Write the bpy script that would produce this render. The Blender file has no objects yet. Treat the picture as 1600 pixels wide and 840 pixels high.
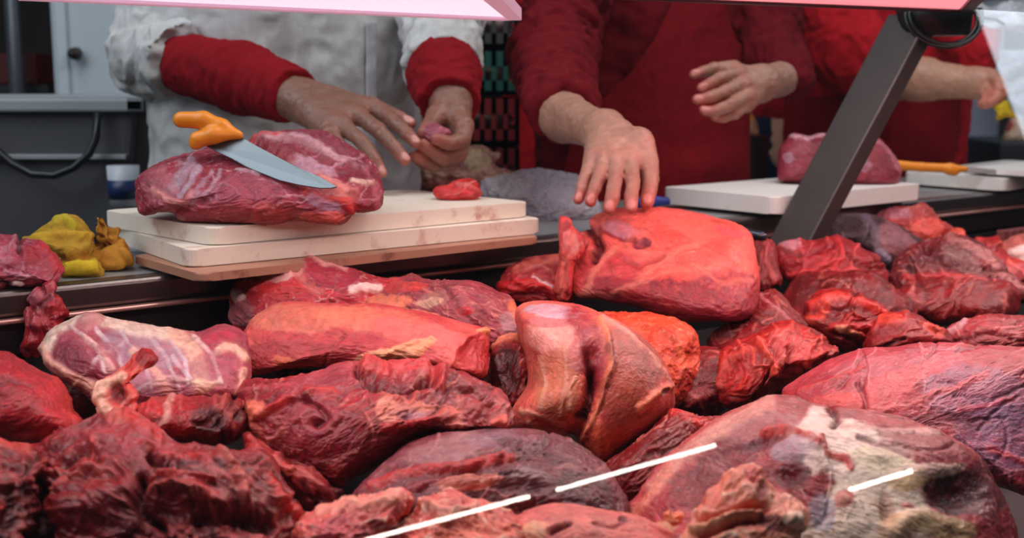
import bpy, bmesh, math, random
import numpy as np
from mathutils import Vector, Matrix
S = bpy.context.scene
COL = S.collection
# ------------------------------------------------------------------ camera, light, exposure
CAMZ, FPX, PITCH = 1.18, 1900.0, math.atan(300 / 1900.0)
CP, SP = math.cos(PITCH), math.sin(PITCH)
cam_data = bpy.data.cameras.new('camera'); cam = bpy.data.objects.new('camera', cam_data); COL.objects.link(cam)
cam.location = (0, 0, CAMZ); cam.rotation_euler = (math.pi / 2 - PITCH, 0, 0)
cam_data.sensor_width = 36; cam_data.lens = FPX / 1600 * 36; cam_data.clip_start = .02
cam_data.dof.use_dof = True; cam_data.dof.focus_distance = 1.32; cam_data.dof.aperture_fstop = 6.0
S.camera = cam
S.view_settings.view_transform = 'Standard'; S.view_settings.look = 'None'
S.view_settings.exposure = 0.0; S.view_settings.gamma = 1.0; S.view_settings.use_curve_mapping = False
try:
    S.cycles.use_denoising = True; S.cycles.max_bounces = 8; S.cycles.transparent_max_bounces = 12
    S.cycles.sample_clamp_indirect = 6
except Exception: pass
world = bpy.data.worlds.new('world'); S.world = world; world.use_nodes = True
bg = world.node_tree.nodes['Background']; bg.inputs[0].default_value = (.62, .72, .85, 1); bg.inputs[1].default_value = .055

def area_light(name, loc, target, sx, sy, power, color):
    l = bpy.data.lights.new(name, 'AREA'); l.shape = 'RECTANGLE'; l.size = sx; l.size_y = sy; l.energy = power; l.color = color
    o = bpy.data.objects.new(name, l); COL.objects.link(o); o.location = loc
    d = Vector(target) - Vector(loc); o.rotation_euler = d.to_track_quat('-Z', 'Y').to_euler(); return o

# pixel -> world helpers (1600x840 frame)
def ray(px, py):
    a = (px - 800) / FPX; b = (420 - py) / FPX
    return np.array([a, CP + SP * b, -SP + CP * b])
def at(px, py, D): return np.array([0, 0, CAMZ]) + D * ray(px, py)
def Dz(px, py, z): return (z - CAMZ) / ray(px, py)[2]
def atz(px, py, z): return at(px, py, Dz(px, py, z))
WZ = .94
E0, E1 = atz(0, 456, WZ), atz(1600, 297, WZ)
UU = (E1 - E0) / np.linalg.norm(E1 - E0); NN = np.array([-UU[1], UU[0], 0])
def cf(s, w, z): return np.array([E0[0], E0[1], 0]) + UU * s + NN * w + np.array([0, 0, z])     # counter frame: w>0 is the sellers' side
def wof(P): return float(np.dot(P[:2] - E0[:2], NN[:2]))
def sof(P): return float(np.dot(P[:2] - E0[:2], UU[:2]))
PK = .18
def pileD(px, py):      # depth at which a pixel's ray meets the sloping heap of meat
    r = ray(px, py); w0 = wof(np.array([0, 0, 0.])); wr = float(np.dot(r[:2], NN[:2]))
    return (.92 + PK * w0 - CAMZ) / (r[2] - PK * wr)
YAW = math.atan2(UU[1], UU[0])

LFAR = .17      # lit shelf far edge
area_light('stall_tube_left', cf(.30, -.46, 1.235), cf(.30, -.46, 0), 1.0, .05, 2.9, (1, .80, .77)).rotation_euler = (0, 0, YAW)
area_light('stall_tube_right', cf(1.30, -.50, 1.268), cf(1.30, -.50, 0), 1.0, .05, 5.6, (1, .68, .65)).rotation_euler = (0, 0, YAW)
area_light('overhead_fill', (-1.5, 1.1, 3.1), (0, 2.4, 1), 1.5, 2.2, 42, (.86, .93, 1))  # broad cool fill added overhead to light the sellers
area_light('overhead_fill_middle', (.55, 1.45, 3.0), (.55, 1.2, 0), .7, .7, 20, (1, .93, .88))  # added top light, brightens the fat and the front cuts
area_light('overhead_fill_right', (1.4, 2.3, 3.0), (1.0, 3.1, 1), .9, .8, 14, (.9, .94, 1))  # added to lift the dark third seller at the right
area_light('glare_panel_right', (3.5, 3.12, 3.0), (3.5, 3.12, 0), 1.0, 1.1, 20, (.82, .9, 1))  # unseen bright panel added so its reflection makes the top right glare
area_light('daylight_left', (-3.2, .2, 2.6), (-.4, 2.6, 1.0), 1.6, 1.6, 16, (.80, .90, 1))

# ------------------------------------------------------------------ numpy noise
_rng = np.random.RandomState(7); _P = np.arange(256); _rng.shuffle(_P); _P = np.concatenate([_P, _P, _P[:2]]).astype(np.int32)
_G = np.array([[1,1,0],[-1,1,0],[1,-1,0],[-1,-1,0],[1,0,1],[-1,0,1],[1,0,-1],[-1,0,-1],[0,1,1],[0,-1,1],[0,1,-1],[0,-1,-1],[1,1,0],[0,-1,1],[-1,1,0],[0,-1,-1]], np.float32)
def perlin(q):
    q = np.asarray(q, np.float32); i = np.floor(q).astype(np.int32); f = q - i; i &= 255
    u = f * f * f * (f * (f * 6 - 15) + 10); x, y, z = i[:, 0], i[:, 1], i[:, 2]; out = 0
    for dx in (0, 1):
        for dy in (0, 1):
            for dz in (0, 1):
                h = _P[_P[_P[x + dx] + y + dy] + z + dz] & 15
                g = _G[h]; d = g[:, 0] * (f[:, 0] - dx) + g[:, 1] * (f[:, 1] - dy) + g[:, 2] * (f[:, 2] - dz)
                w = (u[:, 0] if dx else 1 - u[:, 0]) * (u[:, 1] if dy else 1 - u[:, 1]) * (u[:, 2] if dz else 1 - u[:, 2])
                out = out + w * d
    return out
def fbm(q, o=3, g=.5):
    a, s, t = 1., 0, 0
    for k in range(o):
        s = s + a * perlin(q * (2.03 ** k) + 13.7 * k); t += a; a *= g
    return s / t * 1.5
def ridged(q, o=3, g=.5):
    a, s, t = 1., 0, 0
    for k in range(o):
        s = s + a * (1 - np.abs(perlin(q * (2.03 ** k) + 7.1 * k)) * 2.2); t += a; a *= g
    return s / t
def sm(e0, e1, x):
    t = np.clip((x - e0) / (e1 - e0), 0, 1); return t * t * (3 - 2 * t)
def lin(c):
    c = np.array(c, float) / 255.; return np.where(c < .04045, c / 12.92, ((c + .055) / 1.055) ** 2.4)

# ------------------------------------------------------------------ object helpers
def mesh_from(name, V, F, mat=None, parent=None, smooth=True, col=None):
    me = bpy.data.meshes.new(name); V = np.asarray(V, np.float32); F = np.asarray(F, np.int32)
    if F.ndim == 2:
        n, k = F.shape
        me.vertices.add(len(V)); me.vertices.foreach_set('co', V.ravel())
        me.loops.add(n * k); me.loops.foreach_set('vertex_index', F.ravel())
        me.polygons.add(n); me.polygons.foreach_set('loop_start', np.arange(n, dtype=np.int32) * k)
        me.polygons.foreach_set('use_smooth', np.full(n, smooth)); me.update(calc_edges=True); me.validate()
    if col is not None:
        a = me.color_attributes.new('Col', 'FLOAT_COLOR', 'POINT')
        c = np.ones((len(V), 4), np.float32); c[:, :3] = col; a.data.foreach_set('color', c.ravel())
    o = bpy.data.objects.new(name, me); COL.objects.link(o)
    if mat: me.materials.append(mat)
    if parent: o.parent = parent
    return o
def bm_obj(name, bm, mat=None, parent=None, smooth=True):
    me = bpy.data.meshes.new(name); bmesh.ops.recalc_face_normals(bm, faces=bm.faces); bm.to_mesh(me); bm.free()
    for p in me.polygons: p.use_smooth = smooth
    o = bpy.data.objects.new(name, me); COL.objects.link(o)
    if mat: me.materials.append(mat)
    if parent: o.parent = parent
    return o
def tag(o, label=None, cat=None, group=None, kind=None):
    if label: o['label'] = label
    if cat: o['category'] = cat
    if group: o['group'] = group
    if kind: o['kind'] = kind
    return o
def empty(name, label, cat, group=None):
    o = bpy.data.objects.new(name, None); COL.objects.link(o); tag(o, label, cat, group); return o
def hexa(bm, c8, bevel=0):       # eight corners: bottom 4 ccw, top 4 ccw
    vs = [bm.verts.new(tuple(c)) for c in c8]; fs = []
    for f in ((3, 2, 1, 0), (4, 5, 6, 7), (0, 1, 5, 4), (1, 2, 6, 5), (2, 3, 7, 6), (3, 0, 4, 7)): fs.append(bm.faces.new([vs[i] for i in f]))
    if bevel:
        es = list({e for f in fs for e in f.edges}); bmesh.ops.bevel(bm, geom=es, offset=bevel, segments=3, affect='EDGES', profile=.5)
def cbox(bm, s0, s1, w0, w1, z0, z1, bevel=0):   # box in the counter frame
    hexa(bm, [cf(s0, w0, z0), cf(s1, w0, z0), cf(s1, w1, z0), cf(s0, w1, z0), cf(s0, w0, z1), cf(s1, w0, z1), cf(s1, w1, z1), cf(s0, w1, z1)], bevel)
def wbox(bm, x0, x1, y0, y1, z0, z1, bevel=0):
    hexa(bm, [(x0, y0, z0), (x1, y0, z0), (x1, y1, z0), (x0, y1, z0), (x0, y0, z1), (x1, y0, z1), (x1, y1, z1), (x0, y1, z1)], bevel)
def tube(bm, pts, rad, n=14, cap=True):
    pts = [Vector(tuple(p)) for p in pts]; rings = []
    if not hasattr(rad, '__len__'): rad = [rad] * len(pts)
    up = Vector((0, 0, 1))
    for i, p in enumerate(pts):
        t = (pts[min(i + 1, len(pts) - 1)] - pts[max(i - 1, 0)]).normalized()
        a = t.cross(up); a = a.normalized() if a.length > 1e-3 else Vector((1, 0, 0)); b = t.cross(a).normalized()
        rings.append([bm.verts.new(p + rad[i] * (math.cos(2 * math.pi * k / n) * a + math.sin(2 * math.pi * k / n) * b)) for k in range(n)])
    for r0, r1 in zip(rings, rings[1:]):
        for k in range(n): bm.faces.new((r0[k], r0[(k + 1) % n], r1[(k + 1) % n], r1[k]))
    if cap: bm.faces.new(rings[0][::-1]); bm.faces.new(rings[-1])

# ------------------------------------------------------------------ materials
def new_mat(name):
    m = bpy.data.materials.new(name); m.use_nodes = True; return m, m.node_tree, m.node_tree.nodes['Principled BSDF']
def pmat(name, rgb, rough=.5, metal=0, bump=0, bscale=80, var=0, vscale=8, spec=.5, stretch=None):
    m, t, b = new_mat(name); c = tuple(lin(rgb)) + (1,)
    b.inputs['Base Color'].default_value = c; b.inputs['Roughness'].default_value = rough; b.inputs['Metallic'].default_value = metal
    b.inputs['Specular IOR Level'].default_value = spec
    tc = t.nodes.new('ShaderNodeTexCoord'); src = tc.outputs['Object']
    if stretch:
        mp = t.nodes.new('ShaderNodeMapping'); mp.inputs['Scale'].default_value = stretch; mp.inputs['Rotation'].default_value = (0, 0, -YAW)
        t.links.new(src, mp.inputs[0]); src = mp.outputs[0]
    if var:
        n = t.nodes.new('ShaderNodeTexNoise'); n.inputs['Scale'].default_value = vscale; n.inputs['Detail'].default_value = 5
        t.links.new(src, n.inputs['Vector'])
        mx = t.nodes.new('ShaderNodeMix'); mx.data_type = 'RGBA'; mx.inputs[6].default_value = tuple(x * (1 - var) for x in c[:3]) + (1,)
        mx.inputs[7].default_value = tuple(min(1, x * (1 + var)) for x in c[:3]) + (1,)
        t.links.new(n.outputs['Fac'], mx.inputs[0]); t.links.new(mx.outputs[2], b.inputs['Base Color'])
    if bump:
        n = t.nodes.new('ShaderNodeTexNoise'); n.inputs['Scale'].default_value = bscale; n.inputs['Detail'].default_value = 4
        t.links.new(src, n.inputs['Vector'])
        bp = t.nodes.new('ShaderNodeBump'); bp.inputs['Strength'].default_value = bump; bp.inputs['Distance'].default_value = .002
        t.links.new(n.outputs['Fac'], bp.inputs['Height']); t.links.new(bp.outputs[0], b.inputs['Normal'])
    return m
def vmat(name, rough=(.30, .60), bump=.55, bscale=330, coat=.12, var=.22, sss=0, spec=.5):
    m, t, b = new_mat(name)
    at_ = t.nodes.new('ShaderNodeAttribute'); at_.attribute_name = 'Col'
    tc = t.nodes.new('ShaderNodeTexCoord')
    n = t.nodes.new('ShaderNodeTexNoise'); n.inputs['Scale'].default_value = 95; n.inputs['Detail'].default_value = 6; n.inputs['Roughness'].default_value = .65
    t.links.new(tc.outputs['Object'], n.inputs['Vector'])
    mr = t.nodes.new('ShaderNodeMapRange'); mr.inputs[1].default_value = .3; mr.inputs[2].default_value = .7
    mr.inputs[3].default_value = 1 - var; mr.inputs[4].default_value = 1 + var; t.links.new(n.outputs['Fac'], mr.inputs[0])
    vm = t.nodes.new('ShaderNodeVectorMath'); vm.operation = 'SCALE'; t.links.new(at_.outputs['Color'], vm.inputs[0]); t.links.new(mr.outputs[0], vm.inputs['Scale'])
    t.links.new(vm.outputs[0], b.inputs['Base Color'])
    n2 = t.nodes.new('ShaderNodeTexNoise'); n2.inputs['Scale'].default_value = 38; n2.inputs['Detail'].default_value = 3; t.links.new(tc.outputs['Object'], n2.inputs['Vector'])
    m2 = t.nodes.new('ShaderNodeMapRange'); m2.inputs[1].default_value = .35; m2.inputs[2].default_value = .65
    m2.inputs[3].default_value = rough[0]; m2.inputs[4].default_value = rough[1]; t.links.new(n2.outputs['Fac'], m2.inputs[0]); t.links.new(m2.outputs[0], b.inputs['Roughness'])
    n3 = t.nodes.new('ShaderNodeTexNoise'); n3.inputs['Scale'].default_value = bscale; n3.inputs['Detail'].default_value = 3; t.links.new(tc.outputs['Object'], n3.inputs['Vector'])
    bp = t.nodes.new('ShaderNodeBump'); bp.inputs['Strength'].default_value = bump; bp.inputs['Distance'].default_value = .0015
    t.links.new(n3.outputs['Fac'], bp.inputs['Height']); t.links.new(bp.outputs[0], b.inputs['Normal'])
    if coat:
        n4 = t.nodes.new('ShaderNodeTexNoise'); n4.inputs['Scale'].default_value = 300; n4.inputs['Detail'].default_value = 2; t.links.new(tc.outputs['Object'], n4.inputs['Vector'])
        b4 = t.nodes.new('ShaderNodeBump'); b4.inputs['Strength'].default_value = .9; b4.inputs['Distance'].default_value = .0025; t.links.new(n4.outputs['Fac'], b4.inputs['Height']); t.links.new(b4.outputs[0], b.inputs['Coat Normal'])
    b.inputs['Coat Weight'].default_value = coat; b.inputs['Coat Roughness'].default_value = .10; b.inputs['Specular IOR Level'].default_value = spec
    if sss:
        b.inputs['Subsurface Weight'].default_value = sss; b.inputs['Subsurface Radius'].default_value = (.010, .003, .002); b.inputs['Subsurface Scale'].default_value = 1
    return m
M_MEAT = vmat('raw_meat', rough=(.42, .65), coat=.38, spec=.2)
M_SKIN = vmat('skin', rough=(.4, .6), bump=.25, bscale=500, coat=0, var=.08)
M_CLOTH = vmat('fabric', rough=(.85, .95), bump=.5, bscale=700, coat=0, var=.10, spec=.15)
M_STEEL = pmat('brushed_steel', (168, 170, 172), .42, .65, bump=.15, bscale=60, var=.25, vscale=30, stretch=(1, 30, 30))
M_STEELD = pmat('dark_steel', (70, 62, 60), .45, .6, bump=.1, var=.3, vscale=12)
M_BLACK = pmat('black_paint', (16, 14, 14), .5)
M_BLACKP = pmat('black_plastic', (20, 20, 22), .35)
M_BOARD = None

# ------------------------------------------------------------------ meat engine
def resample(pts, n):
    p = np.array(pts, float); m = len(p); out = []
    for i in range(m):
        p0, p1, p2, p3 = p[i - 1], p[i], p[(i + 1) % m], p[(i + 2) % m]
        for t in np.linspace(0, 1, 16, endpoint=False):
            out.append(.5 * (2 * p1 + (p2 - p0) * t + (2 * p0 - 5 * p1 + 4 * p2 - p3) * t * t + (3 * p1 - p0 - 3 * p2 + p3) * t ** 3))
    q = np.array(out + [out[0]]); L = np.r_[0, np.cumsum(np.linalg.norm(np.diff(q, axis=0), axis=1))]
    s = np.linspace(0, L[-1], n, endpoint=False); return np.stack([np.interp(s, L, q[:, 0]), np.interp(s, L, q[:, 1])], 1)
def segdist(X, Y, pts):
    d = np.full(X.shape, 1e9)
    for (x0, y0), (x1, y1) in zip(pts, pts[1:]):
        vx, vy = x1 - x0, y1 - y0; l = vx * vx + vy * vy + 1e-9
        t = np.clip(((X - x0) * vx + (Y - y0) * vy) / l, 0, 1)
        d = np.minimum(d, np.hypot(X - x0 - t * vx, Y - y0 - t * vy))
    return d
RED, DEEP, PURP, PINK, FAT, TAN, ORA, MEM, CONN, CORAL = (172, 34, 38), (112, 16, 22), (124, 52, 66), (212, 112, 104), (240, 205, 180), (214, 146, 118), (222, 96, 56), (176, 146, 158), (205, 110, 98), (224, 84, 72)
def satur(c, k=1.16, up=1.0):
    m = sum(c) / 3; return tuple(max(4, min(250, (m + (v - m) * k) * up * (1 if i == 0 else .92))) for i, v in enumerate(c))
_seed = [0]; GROUP = [None]; DK = [1.0]
STY = {     # low amp, low scale, fold amp, fold scale, aniso, fine amp, fine scale, connective threshold
 'smooth': (.0033, 14, .0012, 50, 2.5, .0008, 190, .80),
 'fiber': (.0050, 16, .0028, 55, 3.5, .0010, 170, .74),
 'shred': (.0065, 13, .0062, 34, 3.2, .0024, 90, .74),
 'fat': (.0050, 18, .0060, 48, 1.4, .0014, 130, .70),
 'bag': (.0030, 20, .0100, 34, 1.3, .0030, 90, 9),
 'cloth': (.0030, 16, .0045, 26, 2.2, .0002, 300, 9),
}
def meat(name, label, cat, outline, D=None, bias=0, T=.07, shear=.6, style='fiber', g=0, c1=RED, c2=DEEP, cc=CONN, conn=.5, feats=(), q=1.0, centre=None, sq=2.2, mat=None, group=None, res=1.9, parent=None, Tb=None, cscale=1.0, strings=None):
    _seed[0] += 1; sd = np.array([_seed[0] * 3.17, _seed[0] * 5.91, _seed[0] * 1.37])
    O0 = resample(outline, 400)
    cx, cy = centre if centre else ((O0[:, 0].max() + O0[:, 0].min()) / 2 * .5 + O0[:, 0].mean() * .5, (O0[:, 1].max() + O0[:, 1].min()) / 2 * .5 + O0[:, 1].mean() * .5)
    if D is None: D = pileD(cx, cy)
    D += bias
    per = np.linalg.norm(np.diff(np.vstack([O0, O0[:1]]), axis=0), axis=1).sum()
    NS = int(max(60, per / res)); rm = np.hypot(O0[:, 0] - cx, O0[:, 1] - cy).mean(); NR = int(max(16, rm * 1.45 / res)); NB = max(10, NR // 4)
    O = resample(outline, NS)
    th = np.linspace(0, 1, NR + 1)[1:] * np.pi / 2; tb = np.linspace(0, 1, NB + 1)[:-1][::-1] * np.pi / 2
    tb = tb[tb > 0]
    s = np.concatenate([np.sin(th), np.sin(tb)]); sg = np.concatenate([-np.ones(len(th)), np.ones(len(tb))])
    prof = np.clip(1 - s ** sq, 0, 1) ** (1 / 2.0); R_ = len(s)
    # thickness follows the local radius a little so long shapes do not bulge at their ends
    X = cx + s[:, None] * (O[None, :, 0] - cx); Y = cy + s[:, None] * (O[None, :, 1] - cy)
    X = np.vstack([np.full((1, NS), cx), X, np.full((1, NS), cx)]); Y = np.vstack([np.full((1, NS), cy), Y, np.full((1, NS), cy)])
    off = np.concatenate([[-T], np.where(sg < 0, -T, (Tb or T)) * prof, [(Tb or T)]])[:, None] * np.ones((1, NS))
    v = (cy - Y) * D / FPX
    dep = D + off + shear * v
    a = (X - 800) / FPX; b = (420 - Y) / FPX
    P = np.stack([a * dep, (CP + SP * b) * dep, CAMZ + (-SP + CP * b) * dep], -1)
    n0, n1 = P.shape[:2]
    Pf = P.reshape(-1, 3); Xf, Yf = X.ravel(), Y.ravel()
    L = np.stack([(Xf - cx) * D / FPX, (cy - Yf) * D / FPX, off.ravel()], -1)     # local metres
    ga = math.radians(g); ca, sa = math.cos(ga), math.sin(ga)
    Q = np.stack([L[:, 0] * ca + L[:, 1] * sa, -L[:, 0] * sa + L[:, 1] * ca, L[:, 2]], -1)
    la, ls, fa, fs, an, ha, hs, ct = STY[style]; la *= q; fa *= q; ha *= q; ls /= cscale; fs /= cscale; hs /= cscale
    wq = np.stack([fbm(Q * 22 + sd, 2), fbm(Q * 22 + sd + 40, 2), fbm(Q * 22 + sd + 80, 2)], -1)
    low = fbm(Q * ls + sd + 5, 2)
    if style == 'shred':
        w2 = np.stack([fbm(Q * 13 + sd + 140, 2), fbm(Q * 13 + sd + 160, 2), fbm(Q * 13 + sd + 180, 2)], -1); wq = wq * 1.1 + w2 * 1.3
    QA = (Q + wq * .012) * np.array([fs / an, fs, fs])
    fold = ridged(QA + sd + 11, 3)
    QF = (Q + wq * .010) * np.array([hs / (an * 1.2), hs, hs])
    fine = ridged(QF + sd + 31, 2)
    disp = la * low * 1.6 + fa * (fold - .6) * 1.3 + ha * (fine - .6)
    feats = list(feats); rr_ = random.Random(_seed[0] * 7 + 1)
    area = (O0[:, 0].max() - O0[:, 0].min()) * (O0[:, 1].max() - O0[:, 1].min()); sc_ = min(1.3, max(.55, D / 1.3))
    if strings is None: strings = int(area / 1500) if style == 'shred' else (int(area / 1800) if style == 'fiber' else 0)
    auto = []
    for k_ in range(min(strings, 46)):
        t0 = rr_.random() * 6.28; r0 = math.sqrt(rr_.random()) * .92; j0 = int(t0 / 6.28 * 399); x_, y_ = cx + (O0[j0, 0] - cx) * r0, cy + (O0[j0, 1] - cy) * r0
        an0 = -math.radians(g) + rr_.uniform(-.6, .6) * (1.3 if style == 'shred' else .5); pts_ = [(x_, y_)]; cur = rr_.uniform(-.35, .35)
        for _ in range(rr_.randint(3, 6)):
            an0 += cur + rr_.uniform(-.15, .15); st_ = rr_.uniform(9, 18) / sc_; x_ += st_ * math.cos(an0); y_ += st_ * math.sin(an0); pts_.append((x_, y_))
        if style == 'shred':
            if k_ % 3 == 2: auto.append(('s', pts_, rr_.uniform(2.5, 5) / sc_, -rr_.uniform(2.5, 5) * sc_, tuple(v * .62 for v in c2), .75))  # every third stroke is a groove with its shade put into the colour
            else: auto.append(('s', pts_, rr_.uniform(2, 4.5) / sc_, rr_.uniform(1.4, 2.8) * sc_, tuple(.55 * a_ + .45 * b_ for a_, b_ in zip(c1, cc)), .7))
        else:
            if k_ % 3 == 2: auto.append(('s', pts_, rr_.uniform(2, 3.5) / sc_, -rr_.uniform(1, 2.2), tuple(v * .75 for v in c2), .6))  # shallower grooves, shade likewise put into the colour
            else: auto.append(('s', pts_, rr_.uniform(1.1, 2.2) / sc_, rr_.uniform(.3, 1.0), cc, .55))
    feats = auto + feats
    # colour
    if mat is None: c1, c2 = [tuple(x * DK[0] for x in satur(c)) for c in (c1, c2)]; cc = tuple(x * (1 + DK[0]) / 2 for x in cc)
    col = lin(c1)[None] * np.ones((len(Q), 1)); k = sm(-.35, .45, fbm(Q * 20 / cscale + sd + 55, 3))[:, None]
    col = col * (1 - k) + lin(c2)[None] * k
    if conn > 0:
        k = (sm(ct, ct + .14, .5 * fold + .5 * fine) * conn + sm(.80, .97, fine) * conn * .45)
        k = np.clip(k, 0, 1)[:, None]; col = col * (1 - k) + lin(cc)[None] * k
    if style != 'cloth':
        stq = ridged((Q + wq * .006) * np.array([70, 420, 420]) / cscale + sd + 3, 2); st2 = fbm((Q + wq * .008) * np.array([30, 150, 150]) / cscale + sd + 8, 2)
        tone = 1 + .22 * (stq - .6) * 1.6 + .20 * st2
        col = col * np.clip(tone, .55, 1.5)[:, None]; wh = (sm(.86, 1.0, stq) * conn * .35)[:, None]; col = col * (1 - wh) + lin(cc)[None] * wh
        disp = disp + .0007 * (stq - .6) * (1 if style != 'smooth' else .5)
    jx = fbm(Q * 75 + sd + 90, 3); jy = fbm(Q * 75 + sd + 120, 3)
    wx = Xf + np.clip(wq[:, 0], -1, 1) * 3.5 + jx * 3; wy = Yf + np.clip(wq[:, 1], -1, 1) * 3.5 + jy * 3; brk = .92 + .45 * fbm(Q * 130 + sd + 70, 2)
    for f in feats:  # many sunken strokes also bring a darker colour, crease shade painted in
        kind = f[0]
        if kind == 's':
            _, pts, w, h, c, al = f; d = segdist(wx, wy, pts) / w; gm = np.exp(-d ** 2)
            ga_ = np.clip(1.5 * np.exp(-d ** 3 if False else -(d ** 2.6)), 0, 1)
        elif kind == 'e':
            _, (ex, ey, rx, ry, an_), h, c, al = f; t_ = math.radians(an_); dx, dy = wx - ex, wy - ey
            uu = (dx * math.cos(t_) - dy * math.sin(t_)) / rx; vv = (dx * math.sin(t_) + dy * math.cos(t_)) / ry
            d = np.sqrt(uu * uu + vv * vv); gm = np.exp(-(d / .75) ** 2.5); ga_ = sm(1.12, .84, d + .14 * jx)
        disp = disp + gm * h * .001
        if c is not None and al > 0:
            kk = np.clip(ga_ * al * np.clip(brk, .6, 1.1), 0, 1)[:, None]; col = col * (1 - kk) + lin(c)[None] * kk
    # normals
    dj = np.gradient(P, axis=0); di = (np.roll(P, -1, 1) - np.roll(P, 1, 1))
    N = np.cross(di, dj); ln = np.linalg.norm(N, axis=-1, keepdims=True); N = N / np.maximum(ln, 1e-12)
    N[0] = N[1].mean(0); N[-1] = N[-2].mean(0); N /= np.maximum(np.linalg.norm(N, axis=-1, keepdims=True), 1e-9)
    cen = at(cx, cy, D)
    if (N[1] * (P[1] - cen)).sum() < 0: N = -N
    Pf = Pf + N.reshape(-1, 3) * disp[:, None]
    P = Pf.reshape(n0, n1, 3); C = col.reshape(n0, n1, 3)
    V = np.vstack([P[0].mean(0)[None], P[1:-1].reshape(-1, 3), P[-1].mean(0)[None]]); CC = np.vstack([C[0].mean(0)[None], C[1:-1].reshape(-1, 3), C[-1].mean(0)[None]])
    nr = n0 - 2; idx = 1 + np.arange(nr * NS).reshape(nr, NS); nx = np.roll(idx, -1, 1)
    F = np.stack([idx[:-1], nx[:-1], nx[1:], idx[1:]], -1).reshape(-1, 4)
    me = bpy.data.meshes.new(name)
    t0 = np.stack([np.zeros(NS, int), nx[0], idx[0]], -1); t1 = np.stack([np.full(NS, len(V) - 1), idx[-1], nx[-1]], -1)
    loops = np.concatenate([F.ravel(), t0.ravel(), t1.ravel()]).astype(np.int32)
    starts = np.concatenate([np.arange(len(F)) * 4, len(F) * 4 + np.arange(2 * NS) * 3]).astype(np.int32)
    me.vertices.add(len(V)); org = cen.copy(); me.vertices.foreach_set('co', (V - org).astype(np.float32).ravel())
    me.loops.add(len(loops)); me.loops.foreach_set('vertex_index', loops); me.polygons.add(len(starts)); me.polygons.foreach_set('loop_start', starts)
    me.polygons.foreach_set('use_smooth', np.full(len(starts), True)); me.update(calc_edges=True)
    ca_ = me.color_attributes.new('Col', 'FLOAT_COLOR', 'POINT'); c4 = np.ones((len(V), 4), np.float32); c4[:, :3] = CC; ca_.data.foreach_set('color', c4.ravel())
    o = bpy.data.objects.new(name, me); COL.objects.link(o); me.materials.append(mat or M_MEAT)
    if parent:
        o.parent = parent; o.location = Vector(tuple(org)) - parent.location
    else: o.location = org; tag(o, label, cat, group if group else (GROUP[0] if cat in ('meat', 'meat scrap') else None))
    return o

# ------------------------------------------------------------------ signed-distance bodies
def rc(P, a, b, ra, rb):
    a = np.asarray(a, np.float32); b = np.asarray(b, np.float32); ab = b - a; t = np.clip((P - a) @ ab / (ab @ ab + 1e-12), 0, 1)
    return np.linalg.norm(P - a - t[:, None] * ab, axis=1) - (ra + (rb - ra) * t)
def smin(a, b, k):
    h = np.clip(.5 + .5 * (b - a) / k, 0, 1); return b * (1 - h) + a * h - k * h * (1 - h)
def sunion(P, prims, k):
    d = None
    for a, b, ra, rb in prims:
        e = rc(P, a, b, ra, rb); d = e if d is None else smin(d, e, k)
    return d
def nets(f, lo, hi, h):
    lo = np.array(lo, float); n = np.ceil((np.array(hi) - lo) / h).astype(int) + 1; n = (n + 3) // 4 * 4
    nc = n // 4; g = np.stack(np.meshgrid(*[np.arange(k) for k in nc], indexing='ij'), -1).reshape(-1, 3)
    vc = f((lo + (g * 4 + 1.5) * h).astype(np.float32)).reshape(nc)
    V = np.repeat(np.repeat(np.repeat(vc, 4, 0), 4, 1), 4, 2).astype(np.float32)
    near = np.abs(V) < h * 6.5; ijk = np.argwhere(near)
    for s in range(0, len(ijk), 400000):
        c = ijk[s:s + 400000]; V[c[:, 0], c[:, 1], c[:, 2]] = f((lo + c * h).astype(np.float32))
    ins = V < 0
    cells = np.zeros(tuple(np.array(V.shape) - 1), np.int8)
    for dx in (0, 1):
        for dy in (0, 1):
            for dz in (0, 1): cells += ins[dx:V.shape[0] - 1 + dx, dy:V.shape[1] - 1 + dy, dz:V.shape[2] - 1 + dz]
    act = (cells > 0) & (cells < 8); ac = np.argwhere(act); vid = np.full(cells.shape, -1, np.int32); vid[act] = np.arange(len(ac))
    acc = np.zeros((len(ac), 3)); cnt = np.zeros(len(ac))
    for ax in range(3):
        o1, o2 = [i for i in range(3) if i != ax]
        for a in (0, 1):
            for b in (0, 1):
                p = np.zeros(3, int); p[o1] = a; p[o2] = b; q = p.copy(); q[ax] = 1
                A = ac + p; B = ac + q; va = V[A[:, 0], A[:, 1], A[:, 2]]; vb = V[B[:, 0], B[:, 1], B[:, 2]]
                x = (va < 0) != (vb < 0); t = np.where(x, va / np.where(x, va - vb, 1), 0); pt = A.astype(float); pt[:, ax] += t
                acc[x] += pt[x]; cnt[x] += 1
    VV = lo + acc / cnt[:, None] * h
    F = []
    for ax in range(3):
        o1, o2 = [(1, 2), (2, 0), (0, 1)][ax]
        sl1 = [slice(None)] * 3; sl2 = [slice(None)] * 3; sl1[ax] = slice(0, -1); sl2[ax] = slice(1, None)
        ch = ins[tuple(sl1)] != ins[tuple(sl2)]; e = np.argwhere(ch); e = e[(e[:, o1] > 0) & (e[:, o2] > 0) & (e[:, o1] < cells.shape[o1]) & (e[:, o2] < cells.shape[o2])]
        d1 = np.zeros(3, int); d1[o1] = 1; d2 = np.zeros(3, int); d2[o2] = 1
        q = [vid[tuple((e - a).T)] for a in (d1 + d2, d2, 0 * d1, d1)]
        q = np.stack(q, -1); flip = ins[tuple(e.T)]; q[~flip] = q[~flip][:, ::-1]; F.append(q)
    F = np.concatenate(F); F = F[(F >= 0).all(1)]
    return VV, F
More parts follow.
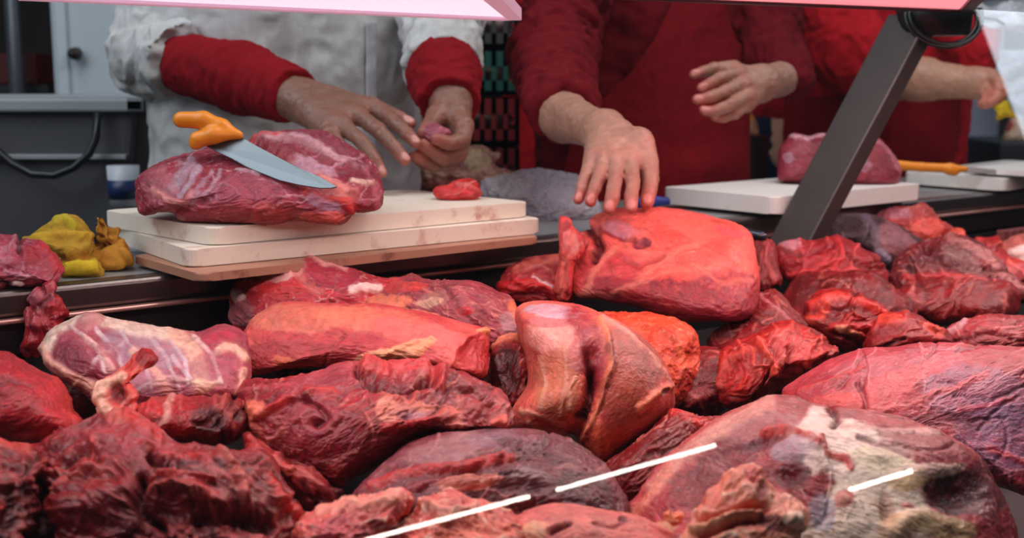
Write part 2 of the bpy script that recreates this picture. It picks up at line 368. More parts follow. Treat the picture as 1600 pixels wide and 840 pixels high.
def bounds(prims, pad):
    A = np.array([np.asarray(p[i]) + s * max(p[2], p[3]) for p in prims for i in (0, 1) for s in (-1, 1)]); return A.min(0) - pad, A.max(0) + pad
def vnormals(V, F):
    n = np.cross(V[F[:, 2]] - V[F[:, 0]], V[F[:, 3]] - V[F[:, 1]]); N = np.zeros_like(V)
    for i in range(4): np.add.at(N, F[:, i], n)
    return N / np.maximum(np.linalg.norm(N, axis=1, keepdims=True), 1e-12)
def cloth(name, prims, parent, color, h=.006, k=.03, wr=.004, wscale=26, axis=None, label=None, seed=0, cut=None, stain=None, ends=()):
    """fabric around a chain of round cones, with soft folds; 'ends' are flat cuts (point, outward direction)"""
    def f(P):
        d = sunion(P, prims, k)
        for e, nrm, *soft in ends: d = np.maximum(d, (P - np.asarray(e, np.float32)) @ (np.asarray(nrm, np.float32) / np.linalg.norm(nrm)))
        return d
    lo, hi = bounds(prims, .02); V, F = nets(f, lo, hi, h); N = vnormals(V, F)
    sc = np.array([1, 1, 1.]) * wscale; Q = V * sc + seed * 9.1
    if axis is not None:
        ax = np.asarray(axis) / np.linalg.norm(axis); t = V @ ax; Q = (V - t[:, None] * ax) * wscale * .45 + (t * wscale * 1.3)[:, None] * ax + seed * 9.1
    w = np.stack([fbm(V * 9 + seed, 2), fbm(V * 9 + seed + 9, 2), fbm(V * 9 + seed + 17, 2)], -1)
    V = V + N * (wr * 1.6 * (ridged(Q + w * .9, 2) - .55))[:, None] + N * (wr * .5 * fbm(Q * 2.5, 2))[:, None]
    col = lin(color)[None] * (1 + .12 * fbm(V * 12, 3))[:, None]
    if stain is not None:
        kk = (sm(.12, .5, fbm(V * 11 + 33, 3)) * .45)[:, None]; col = col * (1 - kk) + lin(stain)[None] * kk
    o = mesh_from(name, V, F, M_CLOTH, parent, True, np.clip(col, 0, 1))
    if label: o['label'] = label
    return o
def hand_sdf(arm, palm, fingers, kp=.018, kf=.009):
    """arm: cones; palm: cones; fingers: list of chains [(point, radius)...]"""
    allp = list(arm) + list(palm); chains = []
    for ch in fingers:
        c = [(ch[i][0], ch[i + 1][0], ch[i][1], ch[i + 1][1]) for i in range(len(ch) - 1)]; chains.append(c); allp += c
    def f(P):
        base = sunion(P, list(arm) + list(palm), kp); d = base
        for c in chains: d = np.minimum(d, smin(sunion(P, c, .003), base, kf))
        return d
    return f, bounds(allp, .012)
# ------------------------------------------------------------------ setting
def struct(name, bm, m): o = bm_obj(name, bm, m, None, False); o['kind'] = 'structure'; return o
b = bmesh.new(); wbox(b, -4.5, 5.5, -1.2, 6.6, -.1, 0); struct('floor', b, pmat('dark_floor', (62, 58, 56), .5, var=.3, vscale=3))
b = bmesh.new(); wbox(b, -4.5, 5.5, 6.5, 6.7, 0, 3.8); struct('wall_back', b, pmat('back_wall', (58, 52, 50), .8, var=.35, vscale=1.5))
b = bmesh.new(); p0, p1 = at(83, 100, 3.6), at(226, 100, 3.6)
wbox(b, p0[0], p1[0] + .5, p0[1], p0[1] + .05, 0, 2.6, .004); struct('wall_partition', b, pmat('white_panel', (196, 208, 216), .5, var=.05, vscale=2))
b = bmesh.new(); wbox(b, p0[0] + .018, p0[0] + .05, p0[1] - .02, p0[1], 0, 2.6, .003); struct('trim_1', b, pmat('white_trim', (206, 216, 222), .45))
b = bmesh.new(); q = at(119, 84, 3.57); tube(b, [q, q + np.array([0, -.03, 0])], [.02, .016], 16); tube(b, [q + np.array([0, -.03, 0]), q + np.array([0, -.05, 0])], [.009, .008], 12)
tag(bm_obj('panel_lock', b, M_STEELD), 'small dark round lock on the white partition panel', 'lock')
# grey post, light blue column at the right behind the third seller
b = bmesh.new(); wbox(b, *[at(1497, 200, 4.4)[0], at(1562, 200, 4.4)[0]], at(1500, 200, 4.4)[1], at(1500, 200, 4.4)[1] + .25, 0, 3.2, .01); struct('trim_2', b, pmat('grey_column', (150, 156, 176), .6, var=.08, vscale=3))

# left: dark shelving unit with a pole
sh = empty('storage_rack', 'dark storage rack with a grey pole in the blurred background at the left edge', 'rack')
b = bmesh.new(); x0, x1, y = at(-120, 60, 4.6)[0], at(70, 60, 4.6)[0], at(0, 60, 4.6)[1]
for zz in (.25, .75, 1.12): wbox(b, x0, x1, y, y + .4, zz, zz + .03)
wbox(b, x0, x0 + .03, y + .37, y + .4, 0, 2.2); wbox(b, x1 - .03, x1, y + .37, y + .4, 0, 2.2); bm_obj('shelf', b, pmat('rack_paint', (40, 38, 40), .5), sh, False)
b = bmesh.new(); q = at(22, 60, 4.5); tube(b, [(q[0], q[1], 0), (q[0], q[1], 2.4)], .028, 16); bm_obj('pole', b, pmat('grey_pole', (120, 124, 130), .4, .5), sh)
b = bmesh.new(); wbox(b, x0 + .05, x1 - .05, y + .02, y + .35, 1.15, 1.27, .01); bm_obj('tray', b, pmat('red_tray', (96, 14, 18), .5), sh, False)

# big grey bin
gb = empty('grey_bin', 'large dark grey plastic bin with a pale rim behind the yellow cloths', 'bin')
Db = 2.45; yb = at(100, 160, Db)[1]; zt = at(100, 153, Db)[2]; xl, xr = at(-260, 160, Db)[0], at(214, 160, Db)[0]
b = bmesh.new(); xr2 = at(186, 345, Db)[0]; hz = at(190, 345, Db)[2]; k = (xr - xr2) / (zt - hz); zb = zt - .75
hexa(b, [(xl + k * .75, yb + .06, zb), (xr - k * .75, yb + .06, zb), (xr - k * .75, yb + .5, zb), (xl + k * .75, yb + .5, zb), (xl, yb, zt - .02), (xr, yb, zt - .02), (xr, yb + .56, zt - .02), (xl, yb + .56, zt - .02)], .02)
bm_obj('bin_body', b, pmat('grey_plastic', (80, 80, 82), .55, var=.12, vscale=5), gb, False)
b = bmesh.new()
for (a0, a1, c0, c1) in ((xl - .02, xr + .02, yb - .02, yb + .025), (xl - .02, xr + .02, yb + .54, yb + .58), (xl - .02, xl + .02, yb - .02, yb + .58), (xr - .02, xr + .02, yb - .02, yb + .58)): wbox(b, a0, a1, c0, c1, zt - .028, zt, .006)
bm_obj('rim', b, pmat('rim_plastic', (150, 154, 160), .45), gb, False)
b = bmesh.new(); z2 = at(100, 245, Db)[2]; wbox(b, xl + .02, xr - .025, yb - .008, yb + .04, z2 - .006, z2 + .004, .002); bm_obj('ledge', b, pmat('ledge_plastic', (150, 152, 156), .4), gb, False)
b = bmesh.new(); tube(b, [at(px, py, Db - .02) for px, py in ((-40, 210), (-5, 235), (20, 256), (50, 272), (85, 274), (115, 262), (140, 240), (150, 215), (152, 175))], .008, 10)
tag(bm_obj('black_cable', b, M_BLACKP), 'thin black cable looping down the front of the grey bin', 'cable')
# small tub with a blue label behind the board
ub = empty('label_tub', 'small white tub with a blue label between the bin and the white coat', 'tub')
q = at(194, 300, 2.3); r = .03
b = bmesh.new(); tube(b, [(q[0], q[1], WZ - .001), (q[0], q[1], at(190, 258, 2.3)[2])], [r * .9, r], 24); bm_obj('tub_body', b, pmat('white_tub', (190, 196, 204), .4), ub)
b = bmesh.new(); tube(b, [(q[0], q[1], at(190, 310, 2.3)[2]), (q[0], q[1], at(190, 280, 2.3)[2])], [r * .95, r * .99 + .001], 24); bm_obj('label_band', b, pmat('blue_label', (20, 40, 84), .4, var=.6, vscale=30), ub)

# ------------------------------------------------------------------ crates between the two sellers
def crate(name, label, rgb, px0, px1, ytop, ybot, D, band=None):
    c = empty(name, label, 'crate', 'plastic crates stacked between the two nearest sellers'); m = pmat(name + '_plastic', rgb, .5)
    x0, x1 = at(px0, ytop, D)[0], at(px1, ytop, D)[0]; z1, z0 = at(px0, ytop, D)[2], at(px0, ybot, D)[2] + .004; y0 = at(px0, ytop, D)[1]; y1 = y0 + .36; t = .012
    b = bmesh.new(); wbox(b, x0, x1, y0, y1, z0, z0 + t); h = z1 - z0
    for (a0, a1, c0, c1) in ((x0, x1, y0, y0 + t), (x0, x1, y1 - t, y1), (x0, x0 + t, y0, y1), (x1 - t, x1, y0, y1)):
        wbox(b, a0, a1, c0, c1, z0, z0 + h * .34); wbox(b, a0, a1, c0, c1, z1 - h * .34, z1)
    n = 9
    for i in range(n + 1):
        xx = x0 + (x1 - x0 - t) * i / n; wbox(b, xx, xx + t, y0, y0 + t, z0, z1); wbox(b, xx, xx + t, y1 - t, y1, z0, z1)
        yy = y0 + (y1 - y0 - t) * i / n; wbox(b, x0, x0 + t, yy, yy + t, z0, z1); wbox(b, x1 - t, x1, yy, yy + t, z0, z1)
    bm_obj('crate_body', b, m, c, False)
    b = bmesh.new(); bmesh.ops.create_icosphere(b, subdivisions=4, radius=1)
    for v in b.verts:
        n_ = float(perlin(np.array([[v.co.x * 3 + D, v.co.y * 3, v.co.z * 3 + px0]]))[0])
        v.co = Vector(((x0 + x1) / 2 + v.co.x * (x1 - x0) * .44 * (1 + .1 * n_), (y0 + y1) / 2 + v.co.y * .15 * (1 + .1 * n_), z0 + t + h * .42 + v.co.z * h * .38 * (1 + .3 * n_)))
    bm_obj('packed_meat', b, pmat(name + '_load', (150, 128, 124), .5, var=.5, vscale=25), c)
crate('red_crate', 'dark red plastic crate at the bottom of the stack', (116, 16, 24), 640, 812, 232, 310, 3.0)
crate('red_crate', 'dark red plastic crate directly under the green crate', (122, 18, 26), 640, 812, 154, 230, 3.0)
crate('green_crate', 'dark green plastic crate in the middle of the stack', (14, 74, 66), 640, 812, 80, 152, 3.0)
crate('grey_crate', 'dark grey plastic crate on top of the green crate', (60, 58, 58), 640, 812, 4, 78, 3.0)
b = bmesh.new(); z0 = at(640, 310, 3.0)[2]; q0, q1 = at(630, 310, 3.0), at(822, 310, 3.0); wbox(b, q0[0], q1[0], q0[1] - .03, q0[1] + .4, z0 - .03, z0, .004)
for sx in (q0[0] + .03, q1[0] - .03):
    for sy in (q0[1], q0[1] + .36): tube(b, [(sx, sy, 0), (sx, sy, z0 - .03)], .018, 10)
tag(bm_obj('crate_stand', b, M_STEELD, None, False), 'low dark stand carrying the stack of crates', 'stand')
meat('raw_chicken', 'pale pile of raw poultry in front of the crates beside the grasping hand', 'meat',
 [(638,290),(640,262),(652,250),(672,246),(700,250),(716,232),(740,228),(762,234),(780,240),(776,256),(790,268),(808,272),(806,296),(760,304),(700,306),(650,306)],
 D=2.52, T=.06, shear=.3, style='fat', c1=(206,180,160), c2=(150,100,100), cc=(226,206,190), q=1.2, res=2.6, feats=[('e',(720,250,20,14,30),3,(150,90,100),.8),('e',(690,290,60,14,0),-3,(130,30,36),.8),('e',(748,250,22,16,0),3,(214,196,160),.8)])
q = at(720, 306, 2.52)
b = bmesh.new(); wbox(b, at(632, 300, 2.52)[0], at(812, 300, 2.52)[0], q[1] - .08, q[1] + .14, q[2] - .045, q[2] - .005, .006)
o = bm_obj('red_tray', b, pmat('red_tray_plastic', (100, 14, 22), .45), None, False); tag(o, 'dark red tray carrying the raw poultry behind the board', 'tray')
b = bmesh.new(); wbox(b, at(660, 300, 2.52)[0], at(800, 300, 2.52)[0], q[1] - .06, q[1] + .12, 0, q[2] - .046, .01); tag(bm_obj('tray_stand', b, M_BLACKP, None, False), 'black stand under the dark red poultry tray', 'stand')

# ------------------------------------------------------------------ worktop and case
wt = empty('steel_worktop', 'long steel worktop with a rolled dark front rim running to the right', 'worktop')
b = bmesh.new(); cbox(b, -1.2, 3.6, .0, .36, WZ - .012, WZ, .003); bm_obj('top_plate', b, M_STEEL, wt, False)
b = bmesh.new(); cbox(b, -1.2, 3.6, -.006, .03, WZ - .030, WZ + .001, .006); bm_obj('front_rim', b, pmat('rim_steel', (98, 88, 86), .28, .85, bump=.1, var=.2, stretch=(1, 20, 20)), wt, False)
b = bmesh.new(); cbox(b, -1.2, 3.6, -.014, .03, WZ - .036, WZ - .0305, .002); bm_obj('lower_lip', b, pmat('lip_steel', (206, 150, 140), .35, .6), wt, False)
b = bmesh.new(); cbox(b, -1.2, 3.6, .0, .02, WZ - .075, WZ - .037, .002); bm_obj('skirt', b, pmat('skirt_steel', (58, 48, 48), .4, .6), wt, False)
b = bmesh.new(); cbox(b, -1.2, 3.6, .03, .34, .02, WZ - .075); bm_obj('cabinet', b, M_BLACK, wt, False)
case = empty('display_case', 'dark butcher display case holding the heap of meat', 'display case')
b = bmesh.new()
def slope(w): return .92 + PK * w - .155
for s0, s1 in ((-1.2, 3.6),):
    hexa(b, [cf(s0, -1.08, slope(-1.08) - .02), cf(s1, -1.08, slope(-1.08) - .02), cf(s1, -.004, slope(0) - .02), cf(s0, -.004, slope(0) - .02), cf(s0, -1.08, slope(-1.08)), cf(s1, -1.08, slope(-1.08)), cf(s1, -.004, slope(0)), cf(s0, -.004, slope(0))])
bm_obj('tray', b, pmat('tray_steel', (30, 12, 12), .6, .2), case, False)
b = bmesh.new(); cbox(b, -1.2, 3.6, -.02, -.002, .3, WZ - .08); cbox(b, -1.2, 3.6, -1.14, -1.09, .2, .615); cbox(b, -1.2, 3.6, -1.14, -.02, .1, .2); bm_obj('case_body', b, M_BLACK, case, False)
# front glass: leans back towards the sellers, from the case lip up to the lit shelf
GT = math.tan(math.radians(34)); gz0, gw0 = .62, -1.10; gz1 = 1.25; gw1 = gw0 + (gz1 - gz0) * GT
m, t, bs = new_mat('pane_glass'); tr = t.nodes.new('ShaderNodeBsdfTransparent'); gl = t.nodes.new('ShaderNodeBsdfGlossy'); gl.inputs['Roughness'].default_value = .015; lw = t.nodes.new('ShaderNodeLayerWeight'); lw.inputs[0].default_value = .5; pw = t.nodes.new('ShaderNodeMath'); pw.operation = 'POWER'; pw.inputs[1].default_value = 5; fr = t.nodes.new('ShaderNodeMath'); fr.operation = 'MULTIPLY_ADD'; fr.inputs[1].default_value = .92; fr.inputs[2].default_value = .06; t.links.new(lw.outputs['Facing'], pw.inputs[0]); t.links.new(pw.outputs[0], fr.inputs[0])
mx = t.nodes.new('ShaderNodeMixShader'); t.links.new(fr.outputs[0], mx.inputs[0]); t.links.new(tr.outputs[0], mx.inputs[1]); t.links.new(gl.outputs[0], mx.inputs[2]); t.links.new(mx.outputs[0], t.nodes['Material Output'].inputs[0]); M_GLASS = m
b = bmesh.new(); f = [b.verts.new(tuple(cf(s, w, z))) for s, w, z in ((-1.2, gw0, gz0), (3.6, gw0, gz0), (3.6, gw1, gz1), (-1.2, gw1, gz1))]; b.faces.new(f)
pane = bm_obj('front_glass', b, M_GLASS, None, False); tag(pane, 'clear sloping front glass of the case carrying thin white lamp streaks', 'glass pane')
# lamps mirrored in the glass (thin tubes under the hall roof behind the customer)
gn = np.cross(cf(1, gw0, gz0) - cf(0, gw0, gz0), cf(0, gw1, gz1) - cf(0, gw0, gz0)); gn /= np.linalg.norm(gn); g0 = cf(0, gw0, gz0)
def mirror(P): return P - 2 * np.dot(P - g0, gn) * gn
def emis(name, rgb, st):
    m, t, bs = new_mat(name); bs.inputs['Base Color'].default_value = tuple(lin(rgb)) + (1,); bs.inputs['Emission Color'].default_value = tuple(lin(rgb)) + (1,); bs.inputs['Emission Strength'].default_value = st; return m
M_TUBE = emis('tube_glow', (255, 250, 238), 38)
for (a, bb, r, lb) in (((560, 846), (827, 775), .0040, 'thin glowing tube lamp above the customers, mirrored as the left glass streak'), ((869, 765), (1118, 695), .0036, 'thin glowing tube lamp above the customers, mirrored as the middle glass streak'), ((1327, 765), (1425, 735), .0042, 'short glowing tube lamp above the customers, mirrored as the right glass streak')):
    A, B = mirror(at(*a, 2.6)), mirror(at(*bb, 2.6)); L = empty('tube_lamp', lb, 'lamp'); L.location = Vector(tuple(A))
    b = bmesh.new(); tube(b, [A - A, B - A], r, 12); bm_obj('tube', b, M_TUBE, L)
    b = bmesh.new(); up = np.array([0, 0, .03]); tube(b, [up, B - A + up], .012, 8); e1 = bm_obj('batten', b, M_STEELD, L)
    print('LAMP', A, B)
print('pane D at bottom', [float(np.dot(g0 - np.array([0, 0, CAMZ]), gn) / np.dot(ray(px, 839), gn)) for px in (0, 800, 1599)], [pileD(px, 839) for px in (0, 800, 1599)])

# overhead lit shelves
def shelf(name, label, wf, wn, s0, s1, z, glow, edge, th=.012):
    r_ = empty(name, label, 'lamp')
    b = bmesh.new(); cbox(b, s0, s1, wn, wf, z, z + th, .004); bm_obj('diffuser', b, glow, r_, False)
    b = bmesh.new(); cbox(b, s0, s1, wf, wf + .012, z - .003, z + th, .002); cbox(b, s1 - .004, s1 + .008, wn, wf + .012, z - .003, z + th, .002); bm_obj('edge_strip', b, edge, r_, False)
    return r_
pc = atz(795, 28, 1.255)
def shelf2(name, label, quad, z, glow, edge, th=.012):
    r_ = empty(name, label, 'lamp', 'glowing shelves above the case'); P = [atz(*q, z) for q in quad[:2]]
    for i in (1, 0):
        d_ = (atz(*quad[2], z) - P[1]) if i == 1 else -NN; d_ = d_ / np.linalg.norm(d_); P.append(P[i] + d_ * ((-.60 - wof(P[i])) / np.dot(d_, NN)))
        # far left, far right, near right, near left (seen from below)
    up = np.array([0, 0, th]); b = bmesh.new(); hexa(b, [P[3], P[2], P[1], P[0], P[3] + up, P[2] + up, P[1] + up, P[0] + up], .003); bm_obj('diffuser', b, glow, r_, False)
    b = bmesh.new(); e = .006
    for A_, B_ in ((P[0], P[1]), (P[1], P[2])):
        d_ = (B_ - A_) / np.linalg.norm(B_ - A_); o_ = np.cross(d_, [0, 0, 1]) * -1.0; a0, b0 = A_ - d_ * e * .2, B_ + d_ * e; dn = np.array([0, 0, -.004])
        hexa(b, [a0 + dn, b0 + dn, b0 + o_ * e * 3 + dn, a0 + o_ * e * 3 + dn, a0 + up, b0 + up, b0 + o_ * e * 3 + up, a0 + o_ * e * 3 + up], .0015)
    bm_obj('edge_strip', b, edge, r_, False); return r_
shelf2('lit_shelf', 'white glowing glass shelf over the white coat at the top left', [(40, -7), (793, 27), (735, -22), (-500, -160)], 1.255, emis('shelf_glow', (240, 238, 255), .9), emis('shelf_edge', (214, 170, 190), .45))
shelf2('lit_hood', 'pink glowing lamp hood over the steel post at the top right', [(900, -9), (1500, 15), (1560, -50), (700, -140)], 1.285, emis('hood_glow', (255, 150, 160), 1.0), pmat('hood_edge', (60, 20, 24), .4))
pr = atz(1505, 16, 1.285)
# post
post = empty('steel_post', 'slanted flat dark steel post holding the lit hood', 'post')
pb = atz(1246, 385, WZ - .05); pt = np.array([0, 0, 0.]); Dp = 2.02; pt = at(1432, 22, Dp)
pb = at(1240, 384, 2.06)
b = bmesh.new(); un, uu_ = NN * .042, UU * .020
hexa(b, [tuple(pb - un - uu_), tuple(pb - un + uu_), tuple(pb + un + uu_), tuple(pb + un - uu_), tuple(pt - un - uu_), tuple(pt - un + uu_), tuple(pt + un + uu_), tuple(pt + un - uu_)], .003)
bm_obj('bar', b, pmat('post_steel', (84, 76, 74), .4, .55, bump=.1, var=.15, vscale=20), post, False)
b = bmesh.new(); tube(b, [pt + np.array([.03, 0, -.035]), pt + np.array([.03, 0, .03])], [.058, .064], 28); bm_obj('mount', b, M_BLACKP, post)
b = bmesh.new(); q = pt + np.array([.035, -.03, -.006])
for k, (r, tl) in enumerate(((.055, .1), (.062, -.1), (.058, .3))):
    tube(b, [q + r * np.array([math.cos(a), .35 * math.sin(a * 1.0 + tl), math.sin(a) * .82 + .03 * k]) for a in np.linspace(math.pi * .95, math.pi * 2.08, 26)], .0035, 8)
tube(b, [q + np.array([.055, 0, 0]), q + np.array([.085, 0, -.004]), q + np.array([.1, 0, -.012])], .003, 8)
tag(bm_obj('cable_coil', b, M_BLACKP), 'coil of black cable hanging at the top of the steel post', 'cable')

# ------------------------------------------------------------------ cutting boards
def boardmat(name, base, stain, amt):
    m, t, bs = new_mat(name); tc = t.nodes.new('ShaderNodeTexCoord'); n = t.nodes.new('ShaderNodeTexNoise'); n.inputs['Scale'].default_value = 26; n.inputs['Detail'].default_value = 6; n.inputs['Roughness'].default_value = .7
    t.links.new(tc.outputs['Object'], n.inputs['Vector']); r = t.nodes.new('ShaderNodeValToRGB'); r.color_ramp.elements[0].position = .56; r.color_ramp.elements[0].color = tuple(lin(base)) + (1,)
    r.color_ramp.elements[1].position = .56 + .3 / amt; r.color_ramp.elements[1].color = tuple(lin(stain)) + (1,); t.links.new(n.outputs['Fac'], r.inputs[0]); t.links.new(r.outputs[0], bs.inputs['Base Color'])
    bs.inputs['Roughness'].default_value = .5; bs.inputs['Subsurface Weight'].default_value = .0; return m
M_B1 = boardmat('board_plastic', (224, 212, 196), (170, 96, 76), 1.2); M_B2 = boardmat('clean_board_plastic', (226, 224, 218), (206, 196, 186), 1); M_B3 = boardmat('worn_board_wood', (170, 120, 96), (90, 40, 30), 1.6)
def board(name, label, corners, ztop, th, mat, group=None, cat='cutting board', round_=.018):
    P = [atz(*c, ztop)[:2] for c in corners[:3]]      # left, front, right
    P = [np.array(p) for p in P]; bk = P[0] + P[2] - P[1]; ring = [P[0], P[1], P[2], bk]
    b = bmesh.new(); pts = []
    for i in range(4):
        c, pv, nx = ring[i], ring[i - 1], ring[(i + 1) % 4]; u = (pv - c) / np.linalg.norm(pv - c); v = (nx - c) / np.linalg.norm(nx - c)
        for t in np.linspace(0, 1, 6): pts.append(c + u * round_ * (1 - t) ** 2 + v * round_ * t ** 2)
    lo = [b.verts.new((p[0], p[1], ztop - th)) for p in pts]; hi = [b.verts.new((p[0], p[1], ztop)) for p in pts]
    b.faces.new(hi); b.faces.new(lo[::-1]); n = len(pts)
    es = []
    for i in range(n): b.faces.new((lo[i], lo[(i + 1) % n], hi[(i + 1) % n], hi[i]))
    b.edges.ensure_lookup_table(); es = [e for e in b.edges if abs(e.verts[0].co.z - e.verts[1].co.z) < 1e-6]
    bmesh.ops.bevel(b, geom=es, offset=.0018, segments=2, affect='EDGES', profile=.5)
    o = bm_obj(name, b, mat, None, False); tag(o, label, cat, group)
    return o
board('cutting_board', 'white cutting board on top of the left stack, stained pink along its edge', [(160, 328), (330, 356), (829, 315)], 1.0, .0215, M_B1)
board('cutting_board', 'cream cutting board in the middle of the left stack', [(176, 352), (294, 390), (848, 341)], .9775, .0215, M_B1)
board('worn_board', 'thin worn brown board at the bottom of the left stack', [(205, 398), (312, 428), (846, 369)], .9550, .0100, M_B3)
board('cutting_board', 'clean white cutting board carrying the squared beef slab', [(1034, 292), (1212, 308), (1441, 287)], .978, .030, M_B2)
board('cutting_board', 'long white cutting board at the far right behind the orange handled knife', [(1412, 268), (1570, 279), (1720, 258)], .972, .026, M_B2)
board('steel_tray', 'thin pale tray on the far right edge of the worktop', [(1506, 262), (1640, 270), (1760, 256)], .988, .010, M_B2, cat='tray')
for x0, x1, y, z, lb in ((1034,1441,300,.948,'clean'),): pass
b = bmesh.new(); s_a, s_b = sof(atz(1490, 352, WZ - .06)), 3.2
cbox(b, s_a, s_b, -.10, -.085, WZ - .085, WZ - .06, .002)
for i in range(34): cbox(b, s_a + .02 + i * .022, s_a + .03 + i * .022, -.106, -.100, WZ - .083, WZ - .062)
tag(bm_obj('ribbed_rail', b, pmat('rail_paint', (130, 70, 64), .4), None, False), 'ribbed reddish rail below the worktop rim at the far right', 'rail')

# ------------------------------------------------------------------ knives
def poly_plate(name, pts3, th, mat, parent, nrm):
    b = bmesh.new(); nrm = np.array(nrm) / np.linalg.norm(nrm)
    A = [b.verts.new(tuple(p + nrm * th / 2)) for p in pts3]; B = [b.verts.new(tuple(p - nrm * th / 2)) for p in pts3]
    b.faces.new(A); b.faces.new(B[::-1]); n = len(A)
    for i in range(n): b.faces.new((A[i], B[i], B[(i + 1) % n], A[(i + 1) % n]))
    return bm_obj(name, b, mat, parent, False)
M_ORANGE = pmat('orange_plastic', (236, 140, 22), .4, var=.05)
kn = empty('butcher_knife', 'wide bladed knife with an orange handle lying on the leg cut', 'knife')
KD0, KD1 = 1.60, 1.56
def kd(px): return 1.538 - .05 * (px - 300) / 230
bp = [(313,223),(335,218),(376,214),(400,228),(438,248),(470,264),(500,277),(518,287),(526,292),(518,294),(500,294),(468,289),(438,282),(410,271),(388,262),(362,248),(335,235)]
P3 = [at(x, y, kd(x) + .0006 * (y - 250) * -1) for x, y in bp]
nb = np.cross(P3[6] - P3[0], P3[13] - P3[0])
poly_plate('blade', P3, .0022, pmat('blade_steel', (112, 120, 124), .40, .9, bump=.05, var=.1), kn, nb)
hp = [(at(283, 186, 1.545), at(300, 183, 1.545), .011, .0095), (at(300, 183, 1.545), at(330, 190, 1.545), .0095, .0115), (at(330, 190, 1.545), at(352, 202, 1.545), .0115, .010), (at(352, 202, 1.545), at(372, 211, 1.545), .010, .006),
      (at(305, 218, 1.545), at(330, 210, 1.545), .0085, .010), (at(330, 210, 1.545), at(368, 209, 1.545), .010, .005), (at(305, 218, 1.545), at(303, 224, 1.545), .0085, .0055)]
hp = [(at(283, 187, 1.545), at(318, 188, 1.545), .0102, .0112), (at(318, 188, 1.545), at(347, 199, 1.545), .0112, .0104), (at(347, 199, 1.545), at(374, 211, 1.54), .0104, .0045), (at(309, 219, 1.54), at(334, 211, 1.538), .0100, .0108), (at(334, 211, 1.538), at(372, 211, 1.54), .0108, .0045), (at(309, 219, 1.54), at(305, 225, 1.54), .0100, .0070)]
lo, hi = bounds(hp, .01); V, F = nets(lambda P: sunion(P, hp, .005), lo, hi, .002); mesh_from('handle', V, F, M_ORANGE, kn)
k2 = empty('boning_knife', 'orange handled knife lying on the far right cutting board', 'knife')
Dk = Dz(1450, 268, .984)
hp = [(at(1402, 258, Dk), at(1440, 261, Dk), .0105, .0095), (at(1440, 261, Dk), at(1484, 263, Dk), .0095, .010), (at(1484, 264, Dk), at(1490, 266, Dk), .013, .012), (at(1490, 264, Dk), at(1508, 264, Dk), .010, .006)]
lo, hi = bounds(hp, .01); V, F = nets(lambda P: sunion(P, hp, .004), lo, hi, .0025); mesh_from('handle', V, F, M_ORANGE, k2)
poly_plate('blade', [at(x, y, Dk) for x, y in ((1506, 260), (1560, 266), (1575, 271), (1550, 272), (1506, 269))], .002, pmat('blade_steel_2', (190, 192, 194), .3, .85), k2, (0, -.5, 1))
b = bmesh.new(); Ds = 1.93; tube(b, [at(1120, 352, Ds + .05), at(1150, 359, Ds), at(1190, 369, Ds - .04), at(1197, 371, Ds - .045)], [.008, .008, .008, .005], 16)
tag(bm_obj('sharpening_steel', b, pmat('steel_rod', (70, 72, 80), .25, .8)), 'dark rounded steel rod poking out behind the big coral roast', 'sharpening steel')
bk = empty('blue_knife', 'blue handle on the worktop under the pressing hand', 'knife')
Dv = Dz(1020, 324, WZ) - .01
hp = [(at(985, 318, Dv), at(1020, 314, Dv), .010, .010), (at(1020, 314, Dv), at(1046, 314, Dv), .010, .007)]
lo, hi = bounds(hp, .01); V, F = nets(lambda P: sunion(P, hp, .006), lo, hi, .003); mesh_from('handle', V, F, pmat('blue_plastic', (24, 44, 140), .4), bk)

# ------------------------------------------------------------------ cloths and bag
M_RAG = vmat('rag_cloth', rough=(.9, .95), bump=.8, bscale=900, coat=0, var=.12, spec=.1)
meat('yellow_cloth', 'crumpled bright yellow cleaning cloth on the worktop at the left', 'cloth',
 [(36,372),(52,360),(78,346),(98,336),(118,338),(132,346),(142,360),(146,380),(150,402),(160,425),(156,433),(120,435),(98,434),(95,410),(80,392),(52,380)],
 D=Dz(120, 434, WZ) + .05, T=.040, shear=.8, style='cloth', g=20, c1=(180,146,52), c2=(166,124,44), conn=0, mat=M_RAG, sq=3, feats=[
 ('s',[(45,368),(75,356),(105,352),(130,358)],5,-7,(150,120,30),.5),('s',[(60,376),(100,366),(140,368)],6,6,(206,160,50),.5),('s',[(95,404),(120,394),(142,398)],6,-9,(160,100,30),.7),('e',(125,418,34,14,0),4,(204,176,40),.8),('s',[(85,344),(100,342),(118,350)],4,4,(196,180,50),.6)])
meat('ochre_cloth', 'crumpled ochre cloth folded against the left board stack', 'cloth',
 [(147,342),(154,338),(160,350),(176,354),(192,356),(198,372),(202,396),(210,408),(204,416),(178,421),(160,418),(147,408),(142,390),(146,372),(156,362)],
 D=Dz(175, 421, WZ) + .02, T=.032, shear=.6, style='cloth', g=60, c1=(188,130,50), c2=(170,108,38), conn=0, mat=M_RAG, sq=3, feats=[
 ('s',[(152,345),(160,358),(190,362)],5,-7,(150,96,20),.6),('s',[(150,380),(165,378),(190,366)],5,-8,(140,84,20),.6),('s',[(148,395),(160,412),(190,412)],5,5,(214,156,60),.5),('e',(158,384,6,8,0),-8,(110,60,16),.8),('s',[(185,360),(192,385),(204,410)],5,5,None,0)])
m, t, bs = new_mat('clear_bag_plastic'); bs.inputs['Base Color'].default_value = tuple(lin((222, 224, 236))) + (1,); bs.inputs['Roughness'].default_value = .18; bs.inputs['Alpha'].default_value = .62
n = t.nodes.new('ShaderNodeTexNoise'); n.inputs['Scale'].default_value = 30; n.inputs['Detail'].default_value = 3; n.inputs['Distortion'].default_value = 1.5; bp_ = t.nodes.new('ShaderNodeBump'); bp_.inputs['Strength'].default_value = .9; bp_.inputs['Distance'].default_value = .012
